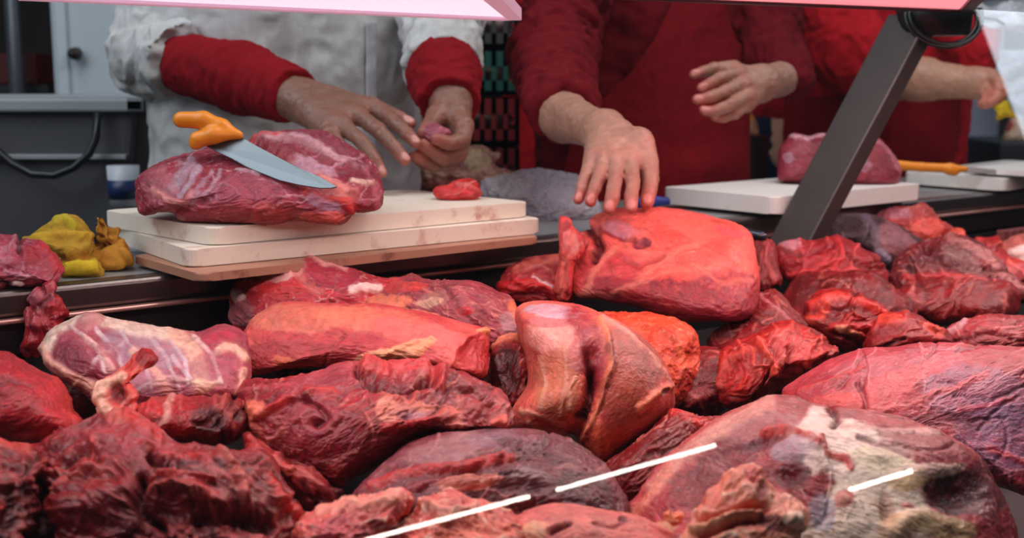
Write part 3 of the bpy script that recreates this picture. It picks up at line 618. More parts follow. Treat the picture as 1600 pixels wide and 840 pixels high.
t.links.new(n.outputs['Fac'], bp_.inputs['Height']); t.links.new(bp_.outputs[0], bs.inputs['Normal']); M_BAG = m
bagr = empty('plastic_bag', 'clear crinkled plastic bag with meat in it beside the left board stack', 'bag')
Dg = Dz(860, 345, WZ) + .06
meat('film', None, None, [(750,300),(752,284),(768,278),(796,272),(820,264),(855,264),(885,268),(905,276),(925,295),(940,320),(935,340),(900,350),(860,352),(825,345),(800,325),(765,312)], D=Dg, T=.06, shear=.6, style='bag', g=40, c1=(200,200,214), c2=(180,180,196), conn=0, mat=M_BAG, parent=bagr, q=.8)
meat('packed_meat', None, None, [(800,320),(812,296),(840,284),(872,284),(900,300),(918,325),(905,342),(870,346),(830,340)], D=Dg, T=.035, shear=.6, style='smooth', c1=(150,104,116), c2=(130,80,96), conn=.3, parent=bagr, res=3)

# ------------------------------------------------------------------ far right: white-coloured film sheet, dark scale box, bag on a bin
m2 = M_BAG.copy(); m2.name = 'film_plastic'; m2.node_tree.nodes['Principled BSDF'].inputs['Alpha'].default_value = .92; m2.node_tree.nodes['Principled BSDF'].inputs['Base Color'].default_value = tuple(lin((232, 238, 250))) + (1,)  # near-white, almost opaque colour puts the glare into the hanging film
def sheet(name, label, cat, quad, D, mat, amp=.02, n=60):
    V = []; 
    for j in range(n + 1):
        for i in range(n + 1):
            u, v = i / n, j / n; p = (1 - u) * (1 - v) * np.array(quad[0]) + u * (1 - v) * np.array(quad[1]) + u * v * np.array(quad[2]) + (1 - u) * v * np.array(quad[3]); V.append(at(p[0], p[1], D))
    V = np.array(V); V[:, 1] += amp * (ridged(V * 9 + 3, 3) - .5) * 2.2
    F = [(j * (n + 1) + i, j * (n + 1) + i + 1, (j + 1) * (n + 1) + i + 1, (j + 1) * (n + 1) + i) for j in range(n) for i in range(n)]
    o = mesh_from(name, V, F, mat); md = o.modifiers.new('thick', 'SOLIDIFY'); md.thickness = .0015; tag(o, label, cat); return o
sheet('hanging_film', 'crinkled plastic film at the top right edge, coloured white for the glare', 'plastic film', [(1478, -60), (1720, -60), (1720, 64), (1540, 44)], 2.2, m2, .03)
sheet('wrapped_stock', 'pale shrink wrapped stock in the blurred background at the right edge', 'wrapped goods', [(1545, 78), (1760, 78), (1760, 222), (1600, 222)], 4.2, m2, .07)
b = bmesh.new(); x0, x1 = at(1562, 240, 3.8)[0], at(1690, 240, 3.8)[0]; y = at(1562, 240, 3.8)[1]; wbox(b, x0, x1, y, y + .4, at(1562, 272, 3.8)[2] - .4, at(1562, 222, 3.8)[2], .01)
tag(bm_obj('dark_chest', b, pmat('chest_paint', (46, 50, 54), .5, var=.1), None, False), 'dark grey chest at the far right edge behind the boards', 'chest')
meat('paper_parcel', 'cream parcel with a red print standing on the dark chest', 'parcel', [(1568,222),(1570,200),(1578,186),(1592,184),(1604,200),(1612,222),(1590,226)], D=3.92, T=.05, shear=.1, style='smooth', c1=(226,214,190), c2=(206,190,160), conn=0, res=3, feats=[('e',(1574,196,12,10,0),0,(190,50,40),.9)])
b = bmesh.new(); q = at(1148, 212, 3.3); tube(b, [(q[0], q[1], 0), (q[0], q[1], q[2])], [.07, .09], 24)
tag(bm_obj('black_bin', b, M_BLACKP), 'black bin in the blurred background between the red aprons', 'bin')
meat('cream_sack', 'cream sack with an orange top on the black bin', 'sack', [(1130,214),(1136,190),(1150,175),(1168,172),(1178,182),(1186,200),(1184,214),(1160,218)], D=3.3, T=.07, shear=.1, style='smooth', c1=(206,190,160), c2=(186,160,130), conn=0, res=3, feats=[('e',(1172,178,16,10,0),0,(240,160,40),1)])

# ------------------------------------------------------------------ people
SK1 = dict(base=(126, 86, 70), pink=(166, 88, 76), nail=(206, 150, 140)); SK2 = dict(base=(166, 120, 102), pink=(196, 88, 78), nail=(220, 140, 130)); SK3 = dict(base=(186, 136, 112), pink=(206, 120, 100), nail=(226, 160, 140))
def A(px, py, D): return at(px, py, D)
def person(label, skin, center, hands, height=1.72, heads=True, r=.12, yaw=0):
    """one continuous skin mesh: trunk, legs, neck, head and both forearms with hands"""
    cx, cy = center; Vs, Fs, Cs = [], [], []; off = 0
    hz = height
    sh = hz - .30
    pr = [((cx, cy, .95), (cx, cy, sh - .08), .125, .135), ((cx - .15, cy, sh - .03), (cx + .15, cy, sh - .03), .06, .06), ((cx, cy, sh - .05), (cx, cy, sh + .10), .065, .055),
          ((cx - .09, cy, .92), (cx - .10, cy, .5), .085, .06), ((cx + .09, cy, .92), (cx + .10, cy, .5), .085, .06), ((cx - .10, cy, .5), (cx - .11, cy + .02, .08), .06, .04), ((cx + .10, cy, .5), (cx + .11, cy + .02, .08), .06, .04),
          ((cx - .11, cy + .02, .05), (cx - .12, cy - .16, .035), .04, .032), ((cx + .11, cy + .02, .05), (cx + .12, cy - .16, .035), .04, .032)]
    hc = np.array([cx, cy - .03, sh + .20])
    def f(P):
        d = sunion(P, pr, .05); e = (P - hc) / np.array([.073, .092, .112]); dh = (np.linalg.norm(e, axis=1) - 1) * .085
        jaw = rc(P, hc + [0, -.03, -.07], hc + [0, -.045, -.10], .045, .03); nose = rc(P, hc + [0, -.09, .01], hc + [0, -.112, -.025], .010, .014)
        ears = np.minimum(rc(P, hc + [-.078, 0, .01], hc + [-.078, 0, -.03], .014, .010), rc(P, hc + [.078, 0, .01], hc + [.078, 0, -.03], .014, .010))
        brow = rc(P, hc + [-.03, -.083, .022], hc + [.03, -.083, .022], .012, .012); lip = rc(P, hc + [-.018, -.094, -.055], hc + [.018, -.094, -.055], .007, .007)
        eye = np.minimum(rc(P, hc + [-.031, -.084, .0], hc + [-.030, -.084, .0], .011, .011), rc(P, hc + [.031, -.084, .0], hc + [.030, -.084, .0], .011, .011))
        h = smin(smin(smin(dh, jaw, .03), nose, .012), ears, .008); h = smin(smin(h, brow, .012), lip, .008); h = np.minimum(h, eye); return smin(d, h, .03)
    V, F = nets(f, (cx - .30, cy - .26, 0), (cx + .30, cy + .22, hz + .05), .012); Vs.append(V); Fs.append(F); Cs.append(np.tile(lin(skin['base']), (len(V), 1))); off += len(V)
    for hd in hands:
        f, (lo, hi) = hand_sdf(hd['arm'], hd['palm'], hd['fingers'], hd.get('kp', .018), hd.get('kf', .008)); V, F = nets(f, lo, hi, hd.get('h', .0024))
        N = vnormals(V, F); V = V + N * (.0009 * fbm(V * 120, 2) + .0016 * fbm(V * 40, 2))[:, None]
        col = np.tile(lin(skin['base']), (len(V), 1)); base_n = fbm(V * 45, 3)[:, None]; col *= 1 + .14 * base_n
        for ch in hd['fingers']:
            for i, (p, rr) in enumerate(ch):
                d = np.linalg.norm(V - p, axis=1); last = i == len(ch) - 1
                kk = (np.exp(-(d / (rr * (1.9 if last else 1.25))) ** 2) * (.85 if last else .40))[:, None]; col = col * (1 - kk) + lin(skin['pink']) * kk
            for i in range(1, len(ch) - 1):      # knuckle creases
                p, rr = ch[i]; ax = np.asarray(ch[i + 1][0]) - ch[i - 1][0]; ax = ax / np.linalg.norm(ax); tt = (V - p) @ ax; d = np.linalg.norm(V - p, axis=1)
                kk = (np.exp(-(d / (rr * 1.6)) ** 4)); V = V + N * (-.0009 * kk * (np.exp(-(tt / .0011) ** 2) + np.exp(-((tt - .0035) / .0011) ** 2) + np.exp(-((tt + .0035) / .0011) ** 2)))[:, None]
                dn = hd.get('dorsal', np.array([0, -.7, .7]))
                kk = (np.exp(-(d / (rr * 1.2)) ** 2) * .25)[:, None]; col = col * (1 - kk) + lin(skin['base']) * .55 * kk
            dn = hd.get('dorsal'); p, rr = ch[-1]
            if dn is not None:
                ax = np.asarray(p) - ch[-2][0]; ax = ax / np.linalg.norm(ax); dn2 = dn - ax * np.dot(dn, ax); dn2 /= np.linalg.norm(dn2)
                c = np.asarray(p) + dn2 * rr * .9 - ax * rr * .15; dd = V - c; al = dd @ ax; la = dd @ np.cross(ax, dn2); up = dd @ dn2
                kk = (sm(1.15, .8, np.sqrt((al / (rr * .85)) ** 2 + (la / (rr * .68)) ** 2)) * (np.abs(up) < rr * .8))[:, None]; col = col * (1 - kk * .9) + lin(skin['nail']) * kk * .9
                V = V - N * (.0006 * kk[:, 0])[:, None]
        Vs.append(V); Fs.append(F + off); Cs.append(col); off += len(V)
    o = mesh_from('person', np.vstack(Vs), np.vstack(Fs), M_SKIN, None, True, np.clip(np.vstack(Cs), 0, 1)); tag(o, label, 'person'); return o
def chain(*pr): return [(np.asarray(A(x, y, d)), r) for x, y, d, r in pr]
M_HAIR = pmat('dark_hair', (30, 22, 18), .5, bump=.6, bscale=300)
def hair(center, height, parent):
    cx, cy = center; hc = np.array([cx, cy - .03, height - .10])
    def f(P):
        e = (P - hc - [0, .012, .014]) / np.array([.081, .098, .116]); d = (np.linalg.norm(e, axis=1) - 1) * .09
        return np.maximum(d, -(P[:, 2] - hc[2] - .045 + (P[:, 1] - hc[1] + .09) * .9))
    V, F = nets(f, hc - .14, hc + .15, .006); mesh_from('hair', V, F, M_HAIR, parent)
def patch(name, prims, k, off, grid, inside, parent, rgb, th=.003, label=None, seed=0):
    """a layer of cloth lying on the body surface, traced along the view rays"""
    (x0, x1, y0, y1, st, D0) = grid; xs = np.arange(x0, x1 + st, st); ys = np.arange(y0, y1 + st, st); X, Y = np.meshgrid(xs, ys); n = X.size
    R = np.stack([(X.ravel() - 800) / FPX, CP + SP * (420 - Y.ravel()) / FPX, -SP + CP * (420 - Y.ravel()) / FPX], -1).astype(np.float32); t = np.full(n, D0, np.float32); o = np.array([0, 0, CAMZ], np.float32)
    for _ in range(40):
        d = sunion(o + R * t[:, None], prims, k) - off; t = t + np.clip(d, -.05, .05) * .9
    ok = (np.abs(d) < .004) & inside(X.ravel(), Y.ravel()); V = o + R * t[:, None]
    V[:, 1] -= .004 * fbm(V * 14 + seed, 3) + .003 * ridged(V * np.array([26, 10, 6]) + seed, 2)
    idx = -np.ones(n, int); idx[ok] = np.arange(ok.sum()); g = np.arange(n).reshape(X.shape); F = np.stack([g[:-1, :-1], g[1:, :-1], g[1:, 1:], g[:-1, 1:]], -1).reshape(-1, 4); F = F[ok[F].all(1)]; F = idx[F]
    used = np.unique(F); rm = -np.ones(ok.sum(), int); rm[used] = np.arange(len(used)); V = V[ok][used]; F = rm[F]
    col = lin(rgb)[None] * (1 + .12 * fbm(V * 12 + seed, 3))[:, None]
    ob = mesh_from(name, V, F, M_CLOTH, parent, True, np.clip(col, 0, 1)); md = ob.modifiers.new('thick', 'SOLIDIFY'); md.thickness = th; md.offset = 1
    if label: ob['label'] = label
    return ob

# --- seller in the white coat
c1 = A(425, 150, 2.33); c1 = (c1[0], c1[1] + .02)
wr = A(452, 150, 1.97); mcps = [A(583, 168, 1.93), A(558, 179, 1.905), A(533, 194, 1.885), A(517, 212, 1.87)]
h1 = dict(arm=[(A(330, 115, 2.12), wr, .040, .033)], palm=[(wr, mcps[0], .029, .0155), (wr, mcps[1], .030, .0155), (wr, mcps[2], .029, .0150), (wr, mcps[3], .027, .0135), (wr, A(530, 160, 1.95), .026, .016)],
 fingers=[chain((583,168,1.93,0.0141),(612,187,1.90,0.0119),(635,208,1.88,0.0104),(649,223,1.87,0.0090)), chain((558,179,1.905,0.0141),(591,203,1.875,0.0122),(616,230,1.86,0.0106),(633,250,1.85,0.0093)),
          chain((533,194,1.885,0.0136),(563,219,1.86,0.0115),(584,247,1.845,0.0102),(596,270,1.84,0.0088)), chain((517,212,1.87,0.0124),(534,232,1.86,0.0102),(548,250,1.85,0.0090),(556,266,1.85,0.0079)),
          chain((535,160,1.96,0.0169),(590,170,1.95,0.0136),(622,184,1.93,0.0119),(640,192,1.92,0.0102))], dorsal=np.array([.25, -.6, .75]), h=.0026)
w2 = A(705, 158, 1.99)
h2 = dict(arm=[(A(698, 90, 2.08), w2, .036, .029)], palm=[(w2, A(724, 196, 1.93), .027, .015), (w2, A(718, 208, 1.95), .027, .015), (w2, A(706, 215, 1.97), .026, .014), (w2, A(692, 212, 1.98), .024, .013), (w2, A(684, 180, 1.95), .024, .016)],
 fingers=[chain((726,195,1.93,0.0148),(722,220,1.905,0.0131),(702,224,1.89,0.0114),(682,217,1.88,0.0097)), chain((722,208,1.95,0.0148),(717,240,1.925,0.0135),(692,247,1.90,0.0120),(660,226,1.89,0.0100)),
          chain((708,214,1.97,0.0142),(704,254,1.95,0.0128),(680,258,1.925,0.0114),(652,244,1.90,0.0097)), chain((692,212,1.985,0.0137),(684,252,1.97,0.0120),(664,255,1.95,0.0103),(645,244,1.93,0.0085)),
          chain((684,182,1.95,0.0171),(672,196,1.925,0.0131),(662,207,1.90,0.0108))], dorsal=None, h=.0026)
p1 = person('person in a white coat over red fleece handling scraps above the left boards', SK1, c1, [h1, h2])
hair(c1, 1.72, p1)
t1 = [((c1[0] - .10, c1[1], .70), (c1[0] - .09, c1[1], 1.32), .145, .150), ((c1[0] + .14, c1[1], .70), (c1[0] + .13, c1[1], 1.32), .145, .150), ((c1[0], c1[1] - .04, .70), (c1[0], c1[1] - .04, 1.30), .16, .14), ((c1[0] - .14, c1[1], 1.38), (c1[0] + .14, c1[1], 1.38), .075, .075)]
e1 = A(238, 86, 2.28)
WHITE = (196, 196, 196)
cloth('coat_body', t1, p1, WHITE, h=.007, k=.07, wr=.005, wscale=6, seed=2, axis=(0, 0, 1), stain=(150, 140, 138))
cuff_dir = A(300, 98, 2.14) - A(238, 86, 2.28)
cloth('coat_sleeve', [(A(262, -70, 2.34), e1, .085, .074), (e1, A(320, 104, 2.10), .074, .070)], p1, WHITE, h=.005, k=.03, wr=.010, wscale=10, seed=3, stain=(150, 140, 128), ends=[(A(272, 94, 2.15), A(345, 112, 2.05) - A(250, 80, 2.22))])
cloth('coat_sleeve', [(A(700, -90, 2.30), A(690, 30, 2.20), .068, .070), (A(690, 30, 2.20), A(692, 110, 2.08), .070, .066)], p1, WHITE, h=.005, k=.03, wr=.010, wscale=10, seed=4, stain=(150, 140, 128), ends=[(A(692, 96, 2.07), A(700, 150, 2.03) - A(690, 50, 2.16))])
REDF = (134, 12, 24)
cloth('fleece_sleeve', [(A(262, 94, 2.21), A(380, 122, 2.07), .052, .058), (A(380, 122, 2.07), A(455, 148, 1.965), .058, .046)], p1, REDF, h=.0045, k=.02, wr=.004, wscale=26, seed=5, axis=cuff_dir, ends=[(A(466, 150, 1.96), A(480, 160, 1.93) - A(380, 122, 2.07))])
cloth('fleece_sleeve', [(A(692, 100, 2.10), A(694, 120, 2.06), .058, .060), (A(694, 120, 2.06), A(702, 165, 1.98), .060, .050)], p1, REDF, h=.0045, k=.02, wr=.004, wscale=26, seed=6, axis=(0, -.4, -1), ends=[(A(700, 162, 1.985), A(702, 200, 1.93) - A(694, 110, 2.06))])
patch('coat_placket', t1, .07, .004, (560, 600, 34, 300, 2, 1.9), lambda X, Y: (X > 570) & (X < 590), p1, (186, 186, 192), .004)
meat('held_scrap', 'tiny purplish scrap pinched in the fingers of the white coated seller', 'meat scrap', [(660,206),(666,196),(680,192),(692,196),(702,200),(706,208),(696,216),(680,222),(668,220)], D=1.895, T=.012, shear=.2, style='shred', q=.2, c1=(150,84,100), c2=(136,60,76), cc=(210,170,180), res=1.4)

# --- seller in red with apron
c2 = A(1000, 150, 2.72); c2 = (c2[0], c2[1])
w3 = A(944, 207, 1.86); arm3 = A(882, 182, 2.02)
h3 = dict(arm=[(A(882, 158, 2.12), arm3, .036, .039), (arm3, w3, .040, .027)], palm=[(w3, A(925, 250, 1.78), .024, .0125), (w3, A(943, 252, 1.77), .026, .0130), (w3, A(963, 251, 1.765), .027, .0135), (w3, A(986, 250, 1.77), .027, .0135), (w3, A(1000, 222, 1.80), .025, .018), (A(1000, 222, 1.80), A(1013, 256, 1.77), .018, .014)],
 fingers=[chain((925,250,1.78,.0110),(914,278,1.745,.0094),(908,297,1.735,.0084),(904,311,1.73,.0075)), chain((943,252,1.77,.0120),(937,275,1.73,.0104),(929,298,1.715,.0092),(923,314,1.71,.0084)),
          chain((963,251,1.765,.0125),(961,283,1.715,.0108),(956,308,1.695,.0098),(952,325,1.69,.0090)), chain((986,250,1.77,.0125),(988,283,1.72,.0106),(987,306,1.70,.0096),(986,323,1.695,.0088)),
          chain((1006,236,1.79,.016),(1017,268,1.76,.0125),(1015,294,1.745,.0110),(1011,316,1.735,.0098))], dorsal=np.array([0, -.8, .6]), h=.0024)
w4 = A(1190, 130, 2.40)
h4 = dict(arm=[(A(1218, 124, 2.46), w4, .036, .032)], palm=[(w4, A(1152, 116, 2.37), .026, .015), (w4, A(1160, 132, 2.35), .028, .015), (w4, A(1165, 150, 2.345), .028, .015), (w4, A(1166, 164, 2.35), .026, .014), (w4, A(1150, 112, 2.38), .022, .014)],
 fingers=[chain((1146,106,2.39,.016),(1115,108,2.37,.0125),(1085,116,2.36,.010)), chain((1156,116,2.36,.0145),(1124,122,2.325,.0125),(1108,132,2.32,.0112),(1098,137,2.32,.0102)),
          chain((1160,132,2.345,.0145),(1130,144,2.31,.0125),(1106,153,2.30,.0112),(1090,155,2.30,.0102)), chain((1165,150,2.34,.0140),(1140,165,2.30,.0122),(1116,174,2.30,.0108),(1100,172,2.30,.0098)), chain((1166,164,2.345,.013),(1148,177,2.32,.0110),(1130,184,2.32,.0095),(1116,183,2.32,.0085))], dorsal=np.array([0, -.9, .3]), h=.0030)
p2 = person('person in a dark red sweater and apron pressing the big coral roast', SK2, c2, [h3, h4])
hair(c2, 1.72, p2)
DRED = (108, 12, 22)
t2 = [((c2[0] - .09, c2[1], .70), (c2[0] - .10, c2[1], 1.36), .135, .15), ((c2[0] + .09, c2[1], .70), (c2[0] + .10, c2[1], 1.36), .135, .15), ((c2[0], c2[1] - .04, .70), (c2[0], c2[1] - .03, 1.30), .155, .15), ((c2[0] - .15, c2[1], 1.38), (c2[0] + .15, c2[1], 1.38), .08, .08)]
cloth('sweater_body', t2, p2, DRED, h=.008, k=.07, wr=.006, wscale=10, seed=7)
cloth('sweater_sleeve', [(A(905, -60, 2.55), A(862, 90, 2.30), .088, .078), (A(862, 90, 2.30), A(877, 165, 2.05), .078, .062)], p2, DRED, h=.005, k=.03, wr=.010, wscale=16, seed=8, axis=A(868, 175, 2.03) - A(905, -60, 2.55), ends=[(A(880, 180, 2.02), A(905, 215, 1.96) - A(866, 120, 2.18))])
cloth('sweater_sleeve', [(A(1120, -60, 2.70), A(1190, 30, 2.66), .085, .080), (A(1190, 30, 2.66), A(1200, 85, 2.60), .080, .062), (A(1215, 85, 2.60), A(1238, 122, 2.50), .060, .046)], p2, (100, 10, 20), h=.006, k=.03, wr=.006, wscale=20, seed=9)
def apron_in(X, Y): return (X > np.interp(Y, [-40, 0, 60, 110, 150, 170, 300], [1060, 1050, 1022, 985, 945, 905, 870])) & (X < np.interp(Y, [-40, 0, 60, 110, 300], [1120, 1130, 1150, 1190, 1200]))
patch('apron', t2, .07, .012, (860, 1170, -30, 330, 2.5, 2.2), apron_in, p2, (128, 16, 26), .003, label='red bib apron')

# --- third seller, bare forearm, at the right
c3 = A(1372, 150, 3.3)
w5 = A(1528, 130, 2.86)
h5 = dict(arm=[(A(1375, 124, 3.0), A(1440, 124, 2.93), .050, .050), (A(1440, 124, 2.93), w5, .050, .034)], palm=[(w5, A(1556, 136, 2.83), .034, .024), (w5, A(1548, 126, 2.85), .03, .022)],
 fingers=[chain((1558,126,2.83,.016),(1566,146,2.80,.014),(1556,156,2.79,.012)), chain((1554,134,2.82,.016),(1558,152,2.79,.014),(1548,160,2.79,.012)), chain((1548,140,2.82,.016),(1550,156,2.80,.0135),(1541,162,2.80,.012)), chain((1542,144,2.83,.015),(1542,158,2.81,.013),(1535,162,2.81,.011)), chain((1545,118,2.84,.018),(1560,128,2.80,.014),(1562,140,2.79,.012))], dorsal=None, h=.0035)
p3 = person('person in a bright red shirt stretching a bare forearm to the right', SK3, (c3[0], c3[1]), [h5])
hair((c3[0], c3[1]), 1.72, p3)
BRED = (182, 22, 34)
t3 = [((c3[0] - .10, c3[1], .70), (c3[0] - .10, c3[1], 1.38), .145, .155), ((c3[0] + .10, c3[1], .70), (c3[0] + .10, c3[1], 1.38), .13, .155), ((c3[0], c3[1] - .04, .70), (c3[0], c3[1] - .03, 1.30), .155, .15), ((c3[0] - .15, c3[1], 1.38), (c3[0] + .15, c3[1], 1.38), .08, .08)]
cloth('shirt_body', t3, p3, BRED, h=.009, k=.07, wr=.007, wscale=10, seed=10)
cloth('shirt_sleeve', [(A(1275, -50, 3.1), A(1325, 80, 3.02), .10, .095), (A(1325, 80, 3.02), A(1385, 118, 2.99), .09, .072)], p3, BRED, h=.007, k=.04, wr=.007, wscale=18, seed=11)
cloth('shirt_sleeve', [(A(1490, -60, 3.1), A(1512, 40, 3.08), .085, .075), (A(1512, 40, 3.08), A(1528, 84, 3.0), .07, .05)], p3, BRED, h=.007, k=.04, wr=.007, wscale=18, seed=12)
patch('apron', t3, .07, .012, (1200, 1500, 130, 300, 3, 2.6), lambda X, Y: (Y > 150) & (X > 1225) & (X < np.interp(Y, [140, 300], [1515, 1480])), p3, (130, 10, 20), .003, label='dark red apron')
meat('yellow_rag', 'small yellow rag held in the fist at the far right', 'cloth', [(1548,160),(1560,152),(1574,158),(1580,172),(1588,184),(1572,182),(1558,188),(1556,174)], D=2.80, T=.02, shear=.1, style='cloth', c1=(206,176,40), c2=(196,150,30), conn=0, mat=M_RAG, q=.5, res=2.5)

# --- two blurred people further back
c4 = A(895, 100, 3.9)
p4 = person('blurred person in bright red behind the seller with the red apron', SK3, (c4[0], c4[1]), [])
hair((c4[0], c4[1]), 1.72, p4)
t4 = [((c4[0] - .08, c4[1], .60), (c4[0] - .08, c4[1], 1.38), .14, .15), ((c4[0] + .08, c4[1], .60), (c4[0] + .08, c4[1], 1.38), .14, .15)]
cloth('jacket_body', t4, p4, (176, 20, 30), h=.012, k=.07, wr=.006, wscale=10, seed=13)
cloth('jacket_sleeve', [(A(830, -30, 3.85), A(826, 60, 3.8), .075, .065), (A(826, 60, 3.8), A(850, 110, 3.7), .062, .05)], p4, (176, 20, 30), h=.01, k=.03, wr=.006, wscale=14, seed=14)
c5 = A(1212, 150, 3.9)
p5 = person('blurred person in red top and dark blue jeans between the two aprons', SK3, (c5[0], c5[1]), [])
hair((c5[0], c5[1]), 1.72, p5)
zw = A(1212, 196, 3.9)[2]
cloth('jacket_body', [((c5[0] - .05, c5[1], zw + .10), (c5[0] - .05, c5[1], 1.38), .14, .15), ((c5[0] + .05, c5[1], zw + .10), (c5[0] + .05, c5[1], 1.38), .14, .15)], p5, (150, 16, 30), h=.012, k=.07, wr=.006, wscale=10, seed=15)
cloth('jeans', [((c5[0] - .05, c5[1], .1), (c5[0] - .06, c5[1], zw), .09, .125), ((c5[0] + .07, c5[1], .1), (c5[0] + .06, c5[1], zw), .09, .125)], p5, (20, 26, 50), h=.012, k=.03, wr=.004, wscale=14, seed=16)
# ------------------------------------------------------------------ the heap of meat in the case
GROUP[0] = 'cuts and trimmings of beef heaped in the display case'
meat('beef_roast', 'big coral-pink beef roast pressed by the hand of the butcher in red', 'meat',
 [(915,346),(945,331),(985,325),(1060,330),(1120,338),(1150,347),(1172,364),(1180,400),(1184,440),(1182,480),(1166,498),(1140,507),(1085,502),(1010,484),(950,470),(906,462),(890,440),(893,405),(903,370)],
 D=1.70, T=.075, shear=1.05, style='smooth', g=-12, c1=(220,116,106), c2=(204,92,84), cc=(236,146,126), conn=.45, sq=3.0, feats=[
 ('e',(1050,478,150,42,-8),0,(128,28,40),.95),('e',(1130,470,70,48,0),0,(138,34,48),.9),('e',(950,430,58,42,0),0,(176,52,60),.7),
 ('e',(985,460,80,22,-12),0,(150,36,46),.7),
 ('s',[(903,462),(950,462),(990,445),(1020,415),(1060,395),(1100,372)],5,1.6,(232,128,108),.45),
 ('s',[(1000,440),(1040,424),(1090,420),(1130,440),(1170,440)],4,1.2,(232,120,100),.4),
 ('s',[(915,452),(925,425),(945,400),(960,388)],5,1,(232,130,110),.6),
 ('s',[(912,350),(925,362),(935,380),(926,400)],8,-16,(92,14,20),.95),('s',[(930,352),(965,362),(990,372)],5,-6,(130,26,34),.8),
 ('e',(968,354,30,8,-12),1,(196,120,130),.8),('e',(1003,381,16,9,10),-5,(120,30,48),1),('s',[(1035,405),(1000,415),(975,408)],4,-3,(165,40,44),.7),
 ('s',[(1062,392),(1080,410),(1110,450),(1130,470)],10,3,None,0),('e',(1095,355,60,14,-6),1,(232,112,96),.6),('e',(1140,360,26,8,-20),0,(190,80,90),.7)])
meat('beef_flap', 'thin pink flap of beef standing at the left end of the big coral roast', 'meat',
 [(872,342),(880,335),(893,340),(898,352),(912,364),(916,380),(908,398),(898,412),(892,440),(890,466),(872,468),(868,440),(872,405),(870,375)],
 D=1.66, T=.022, shear=.3, style='fiber', g=80, c1=(198,84,80), c2=(170,54,58), feats=[('e',(885,350,9,10,0),-4,(150,34,40),.9),('s',[(900,372),(895,390),(880,410),(875,460)],5,-4,(210,96,80),.7),('e',(893,375,12,22,15),3,(216,122,116),.7)])
meat('beef_cut', 'dull red cut of beef with bright edge left of the big coral roast', 'meat',
 [(776,440),(790,422),(800,416),(835,402),(870,398),(900,410),(908,440),(900,475),(860,482),(810,478),(780,462)],
 bias=.03, T=.05, style='fiber', g=-10, c1=(150,46,52), c2=(120,32,40), feats=[('s',[(783,448),(810,447),(838,442),(865,455),(872,472)],8,5,(206,32,28),.95),('e',(830,462,35,12,0),-8,(140,12,16),.9),('s',[(805,420),(840,408),(872,402)],6,2,(190,90,76),.7),('s',[(835,434),(852,442),(866,452)],2.5,1,(220,190,190),.8)])
meat('beef_shank', 'long rosy beef cut with white membrane at the back left of the heap', 'meat',
 [(358,500),(358,470),(368,445),(388,424),(420,407),(455,404),(475,399),(505,404),(540,420),(580,430),(640,440),(650,470),(620,500),(540,520),(440,520),(380,518)],
 bias=-.02, T=.065, style='fiber', g=-8, c1=(176,54,64), c2=(150,40,50), cc=(222,150,140), conn=.7, feats=[
 ('e',(440,424,42,12,12),2,(224,158,150),.85),('e',(400,450,30,16,40),0,(180,50,54),.6),('e',(445,452,40,14,0),2,(190,44,40),.8),('e',(378,490,24,22,0),1,(168,108,112),.7),
 ('s',[(470,402),(462,420),(478,440),(500,452)],7,-5,(210,120,110),.6),('e',(520,430,50,20,-18),1,(156,46,62),.85),('s',[(478,402),(510,412),(540,424)],3,2,(226,150,140),.8),
 ('s',[(550,452),(575,447),(592,448)],5,2,(238,200,190),.9),('e',(372,462,10,10,0),3,(222,190,180),.8)])
meat('beef_knuckle', 'mottled purple beef cut behind the pale tenderloin, right of the long rosy one', 'meat',
 [(560,470),(590,452),(610,438),(640,430),(668,440),(700,434),(745,436),(780,448),(800,468),(815,500),(814,530),(790,545),(740,545),(640,530),(580,505)],
 bias=-.05, T=.07, style='fiber', g=-25, c1=(142,66,76), c2=(120,46,56), cc=(206,120,110), conn=.7, feats=[
 ('e',(630,445,34,12,0),4,(196,60,54),.85),('e',(600,470,46,14,0),1,(226,118,88),.9),('e',(680,468,26,14,0),0,(156,100,90),.8),('e',(672,472,20,8,0),2,(210,160,130),.7),
 ('e',(640,492,60,12,-10),0,(226,124,92),.8),('e',(728,488,14,6,0),3,(196,40,50),.9),('s',[(690,440),(710,470),(722,490)],4,-3,(110,40,50),.7),('e',(800,510,14,24,20),0,(156,110,116),.7),
 ('s',[(800,474),(806,495),(816,510)],4,2,(226,110,70),.9)])
meat('beef_tenderloin', 'long smooth orange-pink tenderloin lying across the left of the heap', 'meat',
 [(378,552),(380,520),(395,492),(425,474),(460,469),(520,469),(600,474),(660,486),(720,502),(755,513),(764,522),(765,550),(758,584),(735,586),(690,580),(600,577),(520,574),(450,578),(410,583),(388,577)],
 bias=-.085, T=.055, shear=.8, style='smooth', g=-6, c1=(196,92,88), c2=(176,66,70), cc=(230,150,120), conn=.25, sq=2.6, feats=[
 ('e',(470,496,90,24,2),0,(218,122,98),.7),('e',(580,500,90,22,-6),0,(222,120,94),.7),('e',(650,520,80,22,-12),0,(220,98,92),.8),
 ('e',(470,552,90,20,0),0,(166,50,56),.8),('e',(565,535,36,18,20),0,(172,46,56),.75),('e',(600,556,60,14,14),2,(226,150,112),.95),('e',(660,545,24,8,30),3,(232,150,110),.9),
 ('e',(443,563,18,10,0),1,(214,110,76),.8),('s',[(764,514),(735,524),(715,545),(700,580)],4,2.5,(226,96,84),.8),('e',(742,552,28,32,0),-6,(176,34,36),.95),
 ('s',[(540,525),(515,545),(505,572)],3,-2,(150,40,46),.7),('s',[(495,498),(500,490),(510,486)],3,3,(230,120,90),.8),('e',(755,516,10,4,0),2,(236,150,100),.9),
 ('s',[(596,555),(630,540),(672,530)],4,2,(236,160,120),.7)])
